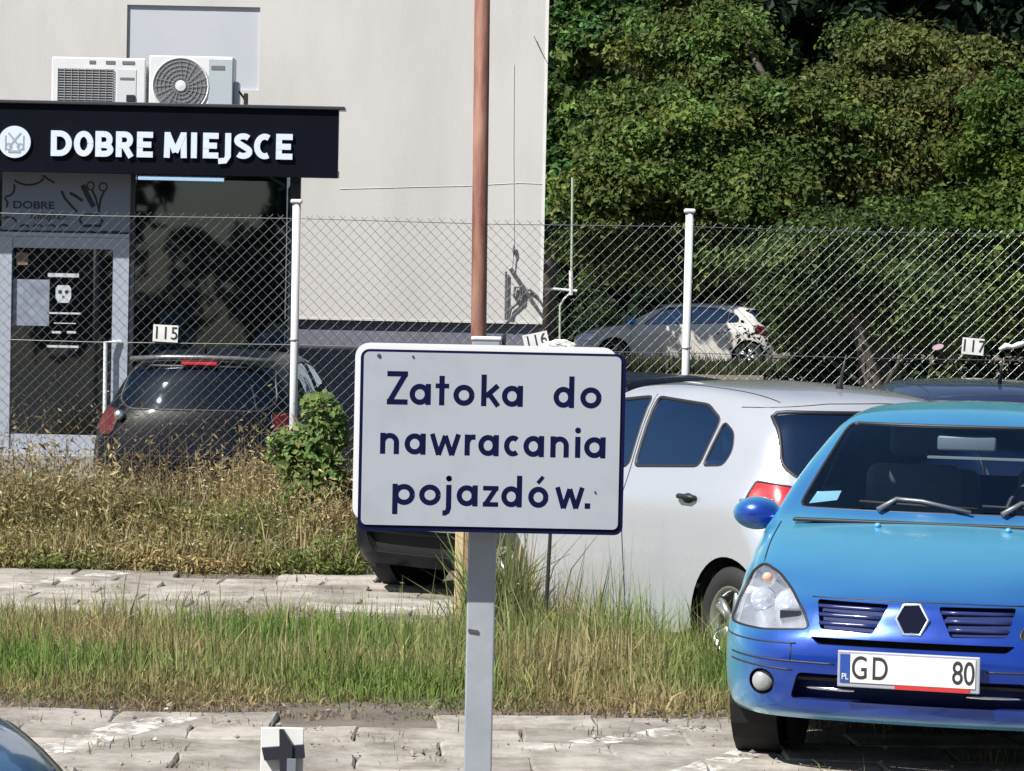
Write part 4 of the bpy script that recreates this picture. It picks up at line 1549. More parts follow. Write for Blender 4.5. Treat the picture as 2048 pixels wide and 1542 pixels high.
M_SILVER = paint_mat('silver_metallic', (.48, .50, .54), (.58, .60, .64), .35, .25)
TAIL_SILV = rounded([(.60, 1.01), (.66, .82), (.76, .81), (.838, .86), (.835, .995), (.76, 1.04)], .03)
F_SILV = hatch_feats(TAIL_SILV)
PHI = R(62)                                              # heading of the silver car, away to the left
rw = at(1435, 1225, 14.0)
# car +y points to the tail: tail direction = (cos, -sin) of PHI
ang = math.atan2(-math.cos(PHI), -math.sin(PHI))         # rotation taking +y to the tail direction
tail_dir = Vector((math.cos(PHI), -math.sin(PHI), 0))
left_dir = Vector((math.sin(PHI), math.cos(PHI), 0))
org = Vector((rw.x + .05, 14.0, -0.08)) - tail_dir * 3.25 + left_dir * 0.83


def car_rot(td):
    return math.atan2(-td.x, td.y)


silver, sv = make_car('silver_hatchback', 'silver hatchback seen from behind with red tail lamp beside the blue car', K_SILV, M_SILVER, org, car_rot(tail_dir), F_SILV, 7, 6)
for view, sx in (('right', 1), ('left', -1)):
    for y_ in (1.98, 2.86):
        h = hit(sv, view, y_, .925)
        q = h[0] + Vector((sx * .012, 0, 0))
        hd = MB().tube([q + Vector((0, -.085, 0)), q + Vector((sx * .02, -.05, .004)), q + Vector((sx * .02, .05, .004)), q + Vector((0, .085, 0))], .014, 8).build('door_handle', M_TRIM if True else M_CHROME, silver, True)
        MB().ball(h[0] + Vector((sx * .002, 0, -.008)), (.008, .06, .03), 14, 8).build('handle_cup', M_TRIM, hd, True)
h = hit(sv, 'top', 0.0, 3.0)
MB().tube([h[0], h[0] + Vector((0, .02, .06)), h[0] + Vector((0, .06, .18))], [.022, .010, .004], 8).build('roof_aerial', M_TRIM, silver, True)
MB().tube([(-.20, 3.56, 1.10), (.15, 3.58, 1.12), (.30, 3.56, 1.13)], .012, 6).build('rear_wiper', M_TRIM, silver, True)
MB().box((-.045, 3.40, 1.405), (.045, 3.435, 1.425), .006).build('brake_lamp', mat('brake_dark', (.05, .01, .01), .3), silver)
MB().box((-.27, 3.725, .70), (.27, 3.74, .82), .004).build('number_plate', M_WHITE, silver)
for sx in (-1, 1):
    MB().ball((sx * .90, 1.02, 1.08), (.10, .07, .07), 18, 10).build('door_mirror', M_SILVER, silver, True)


# ---- other cars share the hatchback net, stretched to their own proportions
def stretch(keys, sx, sy, sz):
    out = []
    for C, E, W, S, B in keys:
        out.append(((C[0] * sy, C[1] * sz),) + tuple((p[0] * sx, p[1] * sy, p[2] * sz) for p in (E, W, S, B)))
    return out


def stretch_feats(f, sx, sy, sz):
    g = dict(f)
    for k in ('len', 'cowl', 'tail', 'mir'):
        g[k] = f[k] * sy
    for k in ('belt', 'mirz'):
        g[k] = f[k] * sz
    for k in ('hw', 'tw'):
        g[k] = f[k] * sx
    g['axles'] = tuple(a * sy for a in f['axles'])
    g['wr'] = f['wr'] * (sy + sz) / 2
    g['arch'] = f['arch'] * (sy + sz) / 2
    cs = []
    for c in f['cuts']:
        c = dict(c)
        a = {0: sx, 1: sy, 2: sz}
        c['poly'] = [(p[0] * a[c['ax'][0]], p[1] * a[c['ax'][1]]) for p in c['poly']]
        if 'yr' in c:
            c['yr'] = (c['yr'][0] * sy, c['yr'][1] * sy)
        if 'yplane' in c:
            c['yplane'] *= sy
        cs.append(c)
    g['cuts'] = cs
    v = {'top': (sx, sy), 'front': (sx, sz), 'rear': (sx, sz), 'left': (sy, sz), 'right': (sy, sz)}
    g['seams'] = [(n, w, [(p[0] * v[w][0], p[1] * v[w][1]) for p in pts]) for n, w, pts in f['seams']]
    return g


def other_car(name, label, paint, loc, td, sx, sy, sz, **kw):
    f = stretch_feats(hatch_feats(TAIL_SILV, **kw), sx, sy, sz)
    return make_car(name, label, stretch(K_SILV, sx, sy, sz), paint, loc, car_rot(Vector(td)), f, 4, 4)


M_NEARBLACK = paint_mat('black_metallic', (.003, .004, .007), (.006, .009, .015), .0, .35, coat=.15, spec=.12)
M_NAVY = paint_mat('navy_metallic', (.018, .028, .085), (.06, .09, .17), .4, .3)
M_GREYWHITE = paint_mat('off_white_paint', (.62, .58, .54), (.62, .59, .56), .0, .35)

# dark car at an angle, mostly behind the road sign
suv, suvb = other_car('dark_car', 'dark car mostly hidden behind the road sign with bright bumper strip', M_NEARBLACK, (-.66, 17.95, -.08), (.68, .73, 0), .97, .92, .97)
MB().tube([front_pt(suvb, x, .46, .012)[0] for x in (-.62, -.5, -.3, -.1, 0.1, .3, .5, .62)], .018, 6).build('bumper_strip', M_CHROME, suv, True)
# navy roof at the right
navy, nb_ = other_car('navy_car', 'navy blue car roof with short aerial below the parking number 117', M_NAVY, (0, 0, 0), (.06, -1, 0), 1.03, 1.0, .985)
navy.location = Vector((3.24, 17.2, -.08)) - Vector((.06, -1, 0)).normalized() * 3.75
h = hit(nb_, 'top', 0, 2.95)
MB().tube([h[0], h[0] + Vector((0, .05, .16))], [.014, .005], 8).build('roof_aerial', M_TRIM, navy, True)
# black hatchback behind the fence, tail towards us
q = at(385, 800, 22.3)
blk, kb = other_car('black_hatchback', 'black hatchback behind the fence with red brake lamp under roof edge', M_NEARBLACK, (0, 0, 0), (-.10, -1, 0), 1.03, 1.03, .985, glass_s=glass_mat('smoked_glass', (.12, .14, .17), .09, tint2=(.6, .75, .9)), tail_m=mat('tail_lamp_dull', (.10, .006, .008), .4))
blk.location = Vector((q.x, 22.15, -.05)) - Vector((-.10, -1, 0)).normalized() * 3.86
MB().box((-.15, 3.50, 1.375), (.15, 3.56, 1.405), .008).build('brake_lamp', M_TAIL, blk)
MB().tube([(-.60, 3.42, 1.415), (-.3, 3.50, 1.435), (0, 3.53, 1.44), (.3, 3.50, 1.435), (.60, 3.42, 1.415)], .022, 8).build('roof_spoiler', mat('spoiler_grey', (.16, .16, .16), .35, .4), blk, True)
MB().tube([(0, 3.30, 1.47), (0, 3.33, 1.56)], [.012, .006], 8).build('roof_aerial', M_TRIM, blk, True)
MB().ball((.62, 3.70, .96), (.045, .04, .045), 24, 16).build('glint_ball', mat('glint_metal', (.95, .95, 1.0), .32, 1.0), blk, True)  # metal ball added on the tail to catch the sun as a glint
# off-white car far behind the fence, side on
q = at(1342, 700, 62.0)
far, fb = other_car('white_car', 'off-white car with blue mirror cover far behind the fence post', M_GREYWHITE, (q.x - 2.22, 62.5, ground_z(0, 62) - .02), (1, -.05, 0), 1.0, 1.22, 1.0, tail_m=mat('tail_lamp_dull', (.10, .006, .008), .4))
for sx in (-1, 1):
    MB().ball((sx * .90, 1.35, 1.08), (.11, .10, .085), 16, 10).build('door_mirror', mat('mirror_blue', (.03, .22, .60), .35), far, True)
# dark blue car whose rear corner peeks in at the lower left
cor, cbv = other_car('blue_saloon', 'dark blue car of which only a sloping corner shows at lower left', paint_mat('corner_blue', (.014, .07, .22), (.07, .24, .48), .4, .3),
                     (-.885, 5.8, -.01), (-1, .06, 0), 1.0, 1.02, 1.0)
# ------------------------------------------------------------------ road sign
YG = 7.0
SG = FPX / YG
M_SIGN = mat('sign_face', (0.39, 0.415, 0.46), 0.45, 0, (0.33, 0.35, 0.39), 5, spec=.3, thresh=(.5, .8))
M_NAVYINK = mat('sign_navy', (0.004, 0.006, 0.04), 0.5, spec=.12)
c0 = at(982, 882, YG)
sign = empty('road_sign', (at(957, 1500, YG).x, YG + .09, 0))
tag(sign, 'white rectangular sign reading Zatoka do nawracania pojazdów on a grey post', 'road sign')
s0 = sign.location.copy()
hw, hh = 0.336, 0.229


def rrect(cx, cz, hw_, hh_, r, n=5):
    out = []
    for sx, sz, a0 in ((1, 1, 0), (-1, 1, 90), (-1, -1, 180), (1, -1, 270)):
        for i in range(n + 1):
            a = R(a0 + 90 * i / n)
            out.append((cx + sx * (hw_ - r) + r * math.cos(a), cz + sz * (hh_ - r) + r * math.sin(a)))
    return out


pts = rrect(c0.x + .002, c0.z - .003, hw + .002, hh + .002, .022)
MB().prism([Vector((x, YG + .001, z)) - s0 for x, z in pts], (0, .008, 0)).build('sign_border', M_NAVYINK, sign)
MB().prism([Vector((x, YG - .003, z)) - s0 for x, z in rrect(c0.x, c0.z + .001, hw - .0085, hh - .0085, .014)], (0, .0035, 0)).build('sign_plate', M_SIGN, sign)
# second plate fixed behind it, its upper and left edges standing out
bx, bz = c0.x - .0165, c0.z + .0165
MB().prism([Vector((x, YG + .014, z)) - s0 for x, z in rrect(bx, bz, hw - .002, hh - .002, .035)], (0, .045, 0)).build('back_plate', mat('sign_back_white', (.78, .79, .80), .4), sign)
# post
pxa, pxb = at(930, 1400, YG + .12), at(986, 1400, YG + .12)
pw = (pxb.x - pxa.x) / 2
pcx = (pxa.x + pxb.x) / 2
ztop = at(968, 676, YG + .1).z
M_POST = mat('post_grey', (0.44, 0.47, 0.51), 0.45, .25, (0.36, 0.39, 0.43), 5, .1)
MB().box(Vector((pcx - pw, YG + .106, -.1)) - s0, Vector((pcx + pw, YG + .106 + 2 * pw, ztop)) - s0, .004).build('post', M_POST, sign)
MB().box(Vector((pcx - pw - .003, YG + .103, ztop - .006)) - s0, Vector((pcx + pw + .003, YG + .109 + 2 * pw, ztop + .004)) - s0, .003).build('post_cap', M_WHITE, sign)
MB().box(Vector((pcx + pw + .004, YG + .11, ztop - .03)) - s0, Vector((pcx + pw + .014, YG + .14, ztop + .012)) - s0, .003).build('clamp', M_TRIM, sign)
q = at(945, 1266, YG + .06)
MB().box(Vector((q.x - .012, YG + .102, q.z - .004)) - s0, Vector((q.x + .014, YG + .1045, q.z + .004)) - s0, 0, 2, Matrix.Rotation(R(8), 3, 'Y')).build('post_scratch', mat('scratch_dark', (.08, .07, .07), .8), sign)
for k, (x, y, r) in enumerate(((758, 711, .0052), (826, 713, .003), (1190, 984, .0028))):
    q = at(x, y, YG)
    MB().lathe([(0, -.003), (r * .8, -.0025), (r, 0)], Vector((q.x, YG - .0035, q.z)) - s0, 'y', 12).build('rivet', mat('rivet_dark', (.06, .06, .08), .5), sign)

for dz_ in (-.13, .13):
    MB().box(Vector((pcx - pw - .012, YG + .0605, c0.z + dz_ - .015)) - s0, Vector((pcx + pw + .012, YG + .1045, c0.z + dz_ + .015)) - s0, .003).build('bracket', M_GALV, sign)
# letters: geometric strokes, x-height 42 px, measured off the sign
LM = [None]
CX = 788.0


def sgx(v):
    return (v - CX) / 2.372 / SG + c0.x


ROWS = {1: 383, 2: 619, 3: 860}


def sgz(v):
    return c0.z - (v - 548) / 2.372 / SG


STK = 25.0 / 2
kk = [0]


def st(pts, hw_=STK, butt=True):
    q = [Vector((sgx(x), YG - .0033, sgz(y))) - s0 for x, y in pts]
    flat_stroke(LM[0], q, hw_ / 2.372 / SG, .12 * (kk[0] % 4))
    kk[0] += 1


def bowl(x0, x1, base, xh=100, a0=0, a1=360, n=28):
    rx, ry = (x1 - x0) / 2 - STK, xh / 2 - STK
    st([((x0 + x1) / 2 + rx * math.cos(R(a0 + (a1 - a0) * i / n)), base - xh / 2 + ry * math.sin(R(a0 + (a1 - a0) * i / n))) for i in range(n + 1)])


def stem(x, y0, y1):
    st([(x, y0), (x, y1)])


def glyph(ch, x0, x1, base):
    xh = 100
    if ch == 'Z':
        st([(x0, base - 145), (x1, base - 145)])
        st([(x1 - 14, base - 140), (x0 + 14, base - 16)])
        st([(x0, base - 12), (x1, base - 12)])
    elif ch == 'z':
        st([(x0, base - 88), (x1, base - 88)], 11)
        st([(x1 - 14, base - 84), (x0 + 14, base - 14)], 11)
        st([(x0, base - 11), (x1, base - 11)], 11)
    elif ch == 'a':
        bowl(x0, x1 - 4, base)
        stem(x1 - STK, base - 100, base)
    elif ch in 'oó':
        bowl(x0, x1, base)
        if ch == 'ó':
            st([((x0 + x1) / 2 - 4, base - 116), ((x0 + x1) / 2 + 22, base - 148)], 9)
    elif ch == 'd':
        bowl(x0, x1 - 4, base)
        stem(x1 - STK, base - 150, base)
    elif ch == 'p':
        bowl(x0 + 4, x1, base)
        stem(x0 + STK, base - 100, base + 44)
    elif ch == 't':
        stem((x0 + x1) / 2 - 2, base - 140, base)
        st([(x0, base - 92), (x1, base - 92)], 11)
    elif ch == 'k':
        stem(x0 + STK, base - 150, base)
        st([(x0 + 22, base - 46), (x1 - 8, base - 99)], 12)
        st([(x0 + 38, base - 58), (x1 - 6, base - 1)], 12)
    elif ch == 'n':
        stem(x0 + STK, base - 100, base)
        rx = (x1 - x0) / 2 - STK
        st([((x0 + x1) / 2 - rx * math.cos(R(180 * i / 14)), base - 100 + STK + rx - rx * math.sin(R(180 * i / 14))) for i in range(15)] + [(x1 - STK, base)])
    elif ch == 'r':
        stem(x0 + STK, base - 100, base)
        st([(x0 + STK, base - 60), (x0 + STK + 8, base - 80), (x0 + STK + 22, base - 88), (x1, base - 88)])
    elif ch == 'c':
        rx, ry = (x1 - x0) / 2 - STK + 4, 50 - STK
        st([((x0 + x1) / 2 + 4 + rx * math.cos(R(52 + 256 * i / 22)), base - 50 + ry * math.sin(R(52 + 256 * i / 22))) for i in range(23)])
    elif ch == 'i':
        stem((x0 + x1) / 2, base - 100, base)
        bowl((x0 + x1) / 2 - 14, (x0 + x1) / 2 + 14, base - 116, 28)
        st([((x0 + x1) / 2 - 9, base - 130), ((x0 + x1) / 2 + 9, base - 130)], 9)
    elif ch == 'j':
        st([(x1 - STK, base - 100), (x1 - STK, base + 10), (x1 - STK - 5, base + 27), (x1 - STK - 16, base + 34), (x0 - 6, base + 34)])
        st([(x1 - STK - 9, base - 130), (x1 - STK + 9, base - 130)], 9)
        bowl(x1 - STK - 14, x1 - STK + 14, base - 116, 28)
    elif ch == 'w':
        w = (x1 - x0)
        for a, b_, up in ((0.06, .28, 0), (.28, .5, 1), (.5, .72, 0), (.72, .94, 1)):
            y0, y1 = (base - 100, base) if not up else (base, base - 100)
            if up and a == .28:
                y1 = base - 92
            if not up and a == .5:
                y0 = base - 92
            st([(x0 + w * a, y0), (x0 + w * b_, y1)], 11.5)
    elif ch == '.':
        st([((x0 + x1) / 2 - 13, base - 13), ((x0 + x1) / 2 + 13, base - 13)], 13)


for row, items in ((1, (('Z', 290, 388), ('a', 397, 498), ('t', 520, 584), ('o', 605, 705), ('k', 737, 824), ('a', 835, 935), ('d', 1080, 1178), ('o', 1207, 1308))),
                   (2, (('n', 262, 352), ('a', 378, 478), ('w', 500, 642), ('r', 663, 714), ('a', 728, 825), ('c', 850, 928), ('a', 942, 1040), ('n', 1070, 1158), ('i', 1185, 1215), ('a', 1230, 1332))),
                   (3, (('p', 325, 432), ('o', 452, 555), ('j', 570, 605), ('a', 630, 730), ('z', 755, 828), ('d', 842, 940), ('ó', 970, 1066), ('w', 1100, 1234), ('.', 1237, 1267)))):
    for ch_, xa, xb in items:
        LM[0] = MB()
        glyph(ch_, xa, xb, ROWS[row])
        LM[0].build('letter', M_NAVYINK, sign, recalc=False)

# rusty pole standing behind the sign post
M_RUST = mat('rusty_steel', (0.17, 0.062, 0.042), 0.7, .1, (0.42, 0.24, 0.18), 7, .25, 40, stretch=(1.5, 1.5, .3), thresh=(.46, .72))
YP = 7.7
pt, pb = at(968, -300, YP), at(957, 690, YP)
dxz = (pt.x - pb.x) / (pt.z - pb.z)
pole = empty('rusty_pole', (pb.x - dxz * pb.z, YP, 0))
tag(pole, 'tall rusty brown steel pole rising behind the white road sign', 'pole')
rp = 15.5 / FPX * YP
MB().tube([(0, 0, -.2), (dxz * 1.75, 0, 1.75), (dxz * 3.6, 0, 3.6)], rp, 20).build('shaft', M_RUST, pole, True)
MB().tube([(0, 0, -.2), (0, 0, .06)], rp * 1.5, 20).build('base_collar', M_RUST, pole, True)

# yellow weathered stake left of the sign post
q = at(921, 1200, 16.4)
stake = empty('yellow_stake', (q.x, 16.4, -.1))
tag(stake, 'weathered yellow wooden stake just left of the sign post', 'stake')
M_YEL = mat('stake_yellow', (0.62, 0.50, 0.28), 0.8, 0, (0.42, 0.30, 0.15), 14, .2, 60, stretch=(1, 1, .15))
za = at(921, 1030, 16.4).z + .1
MB().box((-.038, -.026, -.1), (.014, .026, za), .006).build('board', M_YEL, stake)
MB().box((.0145, -.02, -.1), (.048, .024, za - .03), .005).build('board', mat('stake_brown', (.38, .25, .14), .85, 0, (.28, .18, .10), 12), stake)

# ------------------------------------------------------------------ chain-link fence
YC = 21.6
M_WIRE = mat('fence_wire', (0.36, 0.38, 0.375), 0.34, 1.0)
z_top = at(590, 432, YC).z
xs_post = [at(x, 600, YC).x for x in (-195, 590, 1375, 2160, 2945)]
xs_post.insert(0, xs_post[0] - (xs_post[1] - xs_post[0]))
fence = empty('chain_link_fence', (xs_post[2], YC, 0))
tag(fence, 'chain-link fence on white round posts across the whole car park', 'fence')
fo = fence.location.copy()
M_FPOST = mat('fence_post_white', (0.66, 0.69, 0.70), 0.5, 0, (0.50, 0.52, 0.52), 6, stretch=(1, 1, .2))
for i, x in enumerate(xs_post):
    zt = at(590, 410, YC).z + (.0 if i % 2 else .01)
    lean = 0.018 * (i - 2.5)
    pp_ = MB().tube([Vector((x - lean, YC, -.2)) - fo, Vector((x + lean * .2, YC, zt)) - fo], .031, 14).build('post', M_FPOST, fence, True)
    MB().box(Vector((x - .045 + lean * .2, YC - .04, zt + .002)) - fo, Vector((x + .045 + lean * .2, YC + .04, zt + .035)) - fo, .012).build('post_cap', M_WHITE, pp_)
    for zc in (.7, 1.55):
        MB().tube([Vector((x, YC, zc)) - fo, Vector((x, YC, zc + .02)) - fo], .036, 12).build('post_band', M_GALV, pp_, True)
for i in range(len(xs_post) - 1):
    xa, xb = xs_post[i] + .04, xs_post[i + 1] - .04
    g = bmesh.new()
    pitch, wr, zb = .0865, .00165, .06

    def wire(p, q):
        d = (q - p).normalized()
        a = d.cross(Vector((0, 1, 0))).normalized() * wr
        y_ = Vector((0, wr, 0))
        A = [g.verts.new(p + o) for o in (a, y_, -a, -y_)]
        B_ = [g.verts.new(q + o) for o in (a, y_, -a, -y_)]
        for k in range(4):
            g.faces.new((A[k], A[(k + 1) % 4], B_[(k + 1) % 4], B_[k]))

    n0 = int((xb - xa + z_top) / pitch) + 2
    for sgn in (1, -1):
        for k in range(n0):
            # line x = xs + sgn*(z - zb), clipped to the bay
            xs_ = (xa - (z_top - zb) + k * pitch) if sgn > 0 else (xa + k * pitch)
            za_, zb_ = zb, z_top
            lo = zb + (xa - xs_) * sgn
            hi = zb + (xb - xs_) * sgn
            if sgn < 0:
                lo, hi = hi, lo
            za_, zb_ = max(za_, lo), min(zb_, hi)
            if zb_ - za_ < .03:
                continue
            jit = random.uniform(-.004, .004)
            sag = lambda z: .02 * math.sin(z * 2.1 + k * .13) * .3
            yy = .004 * sgn
            zm = (za_ + zb_) / 2
            pa = Vector((xs_ + sgn * (za_ - zb) + jit, YC + yy + sag(za_), za_)) - fo
            pm = Vector((xs_ + sgn * (zm - zb) - jit, YC + yy + sag(zm), zm)) - fo
            pb_ = Vector((xs_ + sgn * (zb_ - zb) + jit, YC + yy + sag(zb_), zb_ + random.uniform(0, .012))) - fo
            wire(pa, pm)
            wire(pm, pb_)
    me = bpy.data.meshes.new('wire_mesh')
    g.to_mesh(me)
    g.free()
    tag(link_mesh('wire_mesh', me, M_WIRE, fence), None, None, None, 'stuff')
    for zc in (z_top - .02, 1.52, .3):
        MB().tube([Vector((xa - .03, YC - .01, zc)) - fo, Vector(((xa + xb) / 2, YC - .01, zc - .012)) - fo, Vector((xb + .03, YC - .01, zc)) - fo], .0032, 5).build('tension_wire', M_WIRE, fence)

# parking numbers hanging on the fence
for txt, x, y, w, h, tilt_, lb in (('115', 331, 667, 50, 34, 2, 'white parking number plate 115 on the fence before the black hatchback'),
                                   ('116', 1072, 681, 50, 30, -13, 'tilted white parking number plate 116 peeping above the road sign'),
                                   ('117', 1946, 693, 44, 33, 4, 'white parking number plate 117 on the fence above the navy car')):
    q = at(x, y, YC - .03)
    e = empty('number_plate', (q.x, YC - .03, q.z))
    tag(e, lb, 'number plate', 'parking number plates on the fence')
    e.rotation_euler = (0, R(tilt_), 0)
    a, c = w / 2 * YC / FPX, h / 2 * YC / FPX
    MB().box((-a, 0, -c), (a, .004, c), .001).build('plate', M_WHITE, e)
    text_mesh('plate_number', txt, c * 2.1, mat('plate_black', (.03, .03, .035), .5), e, (0, -.0025, 0), bold=.0, depth=.0008, xscale=.9, space=1.1)
    for sx in (-1, 1):
        MB().tube([(sx * a * .8, -.003, c * .8), (sx * a * .8, .03, c * .95)], .003, 5).build('wire_tie', M_WIRE, e)
q = at(2024, 692, YC - .03)
e = empty('plastic_strip', (q.x, YC - .03, q.z))
tag(e, 'torn white plastic strip caught in the fence right of number 117', 'plastic strip')
MB().tube([(-.10, 0, -.03), (-.05, -.015, .0), (.0, -.008, -.008), (.05, -.02, .012), (.12, 0, .03)], [.012, .026, .018, .024, .014], 7).build('strip', M_WHITE, e, True)
q = at(1120, 690, YC - .05)
e = empty('plastic_bag', (q.x, YC - .05, q.z))
tag(e, 'crumpled white plastic bag caught in the fence beside number 116', 'plastic bag')
g = MB().ball((0, 0, 0), (.14, .03, .035), 18, 10)
for v in g.bm.verts:
    v.co += Vector((random.uniform(-.012, .012), random.uniform(-.01, .01), random.uniform(-.012, .012)))
g.build('bag', M_WHITE, e)
q = at(1876, 694, YC - .03)
e = empty('pink_tag', (q.x, YC - .03, q.z))
tag(e, 'small pale pink tag tied to the fence left of number 117', 'tag')
MB().prism([(.045 * math.cos(t), 0, .022 * math.sin(t) + .01 * math.cos(t)) for t in (2 * math.pi * i / 14 for i in range(14))], (0, .004, 0)).build('disc', mat('tag_pink', (.62, .45, .52), .6), e)
MB().tube([(0, .002, .02), (.01, .02, .06)], .003, 5).build('tie', M_WIRE, e)

# low marker: dark cross on a post before a small white board
YM = 9.3
q = at(566, 1500, YM)
mk = empty('cross_marker', (q.x, YM, 0))
tag(mk, 'small white marker board with dark cross standing on the slabs', 'marker')
SM = FPX / YM
zc = q.z


def mx_(px):
    return (px - 566) / SM


def mz_(py):
    return zc - (py - 1500) / SM


MB().box((mx_(521), .0, .02), (mx_(607), .012, mz_(1455)), .003).build('board', M_WHITE, mk)
M_MK = mat('marker_black', (.022, .022, .035), .5)
MB().prism([(mx_(524), -.022, mz_(1495)), (mx_(608), -.022, mz_(1487)), (mx_(611), -.022, mz_(1513)), (mx_(530), -.022, mz_(1520))][::-1], (0, .02, 0)).build('cross_bar', M_MK, mk)
MB().prism([(mx_(559), -.030, mz_(1457)), (mx_(567), -.030, mz_(1457)), (mx_(586), -.030, mz_(1487)), (mx_(586), -.030, 0), (mx_(566), -.030, 0)][::-1], (0, .028, 0)).build('cross_post', M_MK, mk)
MB().box((mx_(576), -.036, .02), (mx_(594), -.0305, mz_(1514)), .001).build('post_plate', mat('marker_grey', (.18, .20, .24), .5), mk)

# thin dark rod standing in the grass
q0, q1 = at(1091, 1240, 14.9), at(1101, 1060, 14.9)
rod = empty('metal_rod', (q0.x, 14.9, 0))
tag(rod, 'thin dark metal rod stuck upright in the grass before the silver car', 'rod')
MB().tube([(0, 0, -.05), (0, 0, q0.z), (q1.x - q0.x, 0, q1.z), ((q1.x - q0.x) * 1.25, 0, q1.z + .08)], [.013, .012, .010, .009], 7).build('shaft', M_TRIM, rod, True)
MB().ball(((q1.x - q0.x) * 1.25, 0, q1.z + .08), (.010, .010, .010), 10, 8).build('tip', M_TRIM, rod, True)
# ------------------------------------------------------------------ vegetation (arrays of small faces)


def unit(v):
    return v / np.maximum(np.linalg.norm(v, axis=-1, keepdims=True), 1e-9)


def leaves(cent, nrm, size, aspect=1.6, fold=0.25):
    """one kite-shaped leaf of two triangles (folded on its rib) per centre -> (N*2, 3 corners)"""
    n = len(cent)
    nrm = unit(nrm)
    ref = unit(rng.normal(size=(n, 3)))
    t = unit(np.cross(nrm, ref))
    b_ = np.cross(nrm, t)
    size = np.broadcast_to(np.asarray(size, float), (n,))[:, None]
    tip = cent + t * size * aspect * .5
    base = cent - t * size * aspect * .5
    mid = cent - nrm * size * 0
    l_ = mid + b_ * size * .5 + nrm * size * fold
    r_ = mid - b_ * size * .5 + nrm * size * fold
    return np.stack([base, r_, tip, base, tip, l_], axis=1).reshape(-1, 3)


def palette(n, cols, w=None, var=.18):
    cols = np.array(cols, float)
    k = rng.choice(len(cols), size=n, p=w)
    c = cols[k] * np.exp(rng.normal(0, var, size=(n, 1)))
    return np.clip(c * (1 + rng.normal(0, .05, size=(n, 3))), .002, .9)


M_LEAF = leaf_mat('foliage')
M_BARK = mat('bark', (0.055, 0.045, 0.036), .9, 0, (0.10, 0.085, 0.07), 6, .6, 30, stretch=(1, 1, .3))


def tree(name, label, base, trunk_pts, trunk_r, clumps, per, lsize, cols, w=None, group=None, hue=None, limbs=14, up=.35, var=.16, cvar=.24):
    """trunk + limbs to the clumps + crown of folded leaves. clumps: (N,4) centre + radius, relative to base"""
    root = empty(name, base)
    tag(root, label, 'tree', group)
    clumps = np.asarray(clumps, float)
    tp = [Vector(p) for p in trunk_pts]
    tb = MB()
    k = len(tp)
    tb.tube(tp, [trunk_r * (1 - .7 * i / (k - 1)) for i in range(k)], 10)
    order = rng.permutation(len(clumps))[:limbs]
    for ci in order:
        c = Vector(clumps[ci, :3])
        j = min(range(k), key=lambda i: (tp[i] - c).length + abs(tp[i].z - c.z * .55))
        s = tp[j]
        m1 = s.lerp(c, .5) + Vector((random.uniform(-.2, .2), random.uniform(-.2, .2), random.uniform(-.1, .35)))
        r0 = trunk_r * .22
        tb.tube([s, s.lerp(m1, .55), m1, m1.lerp(c, .6) + Vector((0, 0, .08)), c], [r0, r0 * .8, r0 * .6, r0 * .4, r0 * .12], 6)
    tb.build('trunk', M_BARK, root, True)
    n = len(clumps)
    tot = n * per
    ci = np.repeat(np.arange(n), per)
    d = unit(rng.normal(size=(tot, 3)))
    rad = clumps[ci, 3:4] * (rng.random((tot, 1)) ** .6) * np.array([[1, 1, .62]])
    ax_ = unit(rng.normal(size=(n, 3)) * np.array([[1, 1, .45]]) + np.array([[0, 0, -.25]]))[ci]      # sprays droop along a twig
    pos = clumps[ci, :3] + d * rad + ax_ * (np.sum(d * ax_, 1, keepdims=True) * rad * 1.3) + rng.normal(0, .06, size=(tot, 3))
    nr = d * .6 + np.array([[0, 0, up]]) + rng.normal(0, .32, size=(tot, 3))
    sz = lsize * np.exp(rng.normal(0, .25, size=tot))
    V = leaves(pos, nr, sz)
    cc = palette(n, cols, w, cvar)                       # each spray has its own tint
    C = cc[ci] * np.exp(rng.normal(0, var, size=(tot, 1)))
    C = np.clip(C * (1 + rng.normal(0, .05, size=(tot, 3))), .002, .6)
    np_mesh('crown', V, 3, M_LEAF, np.repeat(C, 2, axis=0), root)
    return root


def crown(cx, cy, cz, rx, ry, rz, n, r0, r1, shell=.55, lumps=None):
    """clump centres filling an uneven ellipsoid"""
    d = unit(rng.normal(size=(n, 3)))
    bump = 1 + .16 * np.sin(d[:, :1] * 5 + 1.3) * np.cos(d[:, 2:] * 4.2) + .10 * np.sin(d[:, 1:2] * 9)
    t = (shell + (1 - shell) * rng.random((n, 1)))
    p = d * t * bump * np.array([[rx, ry, rz]]) + np.array([[cx, cy, cz]])
    return np.concatenate([p, rng.uniform(r0, r1, size=(n, 1))], axis=1)


def ctr(px, py, Y):
    return at(px, py, Y)


OLIVE = [(.105, .145, .036), (.09, .138, .035), (.115, .145, .040), (.082, .135, .038)]
BROWNISH = [(.122, .130, .040), (.112, .136, .040), (.10, .134, .038)]
GREEN = [(.060, .125, .034), (.050, .11, .036), (.08, .14, .034)]
DEEP = [(.012, .026, .014), (.010, .022, .014), (.016, .032, .014)]  # near-black leaves, the far wood's deep shade put into the colour
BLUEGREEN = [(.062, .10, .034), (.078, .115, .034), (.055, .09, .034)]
# big olive tree, right of centre: several uneven masses built from the photograph's outline
YT = 38.0
base = Vector((at(1760, 700, YT).x, YT, ground_z(0, YT)))


def masses(lst, Y, base):
    out = []
    for px, py, rx, rz, n, dy in lst:
        c = at(px, py, Y + dy)
        k = (Y + dy) / FPX
        out.append(crown(c.x - base.x, c.y - base.y, c.z - base.z, rx * k, min(rx, rz) * k * .9, rz * k, int(n * 1.35), .16, .42, .25))
    return np.concatenate(out)


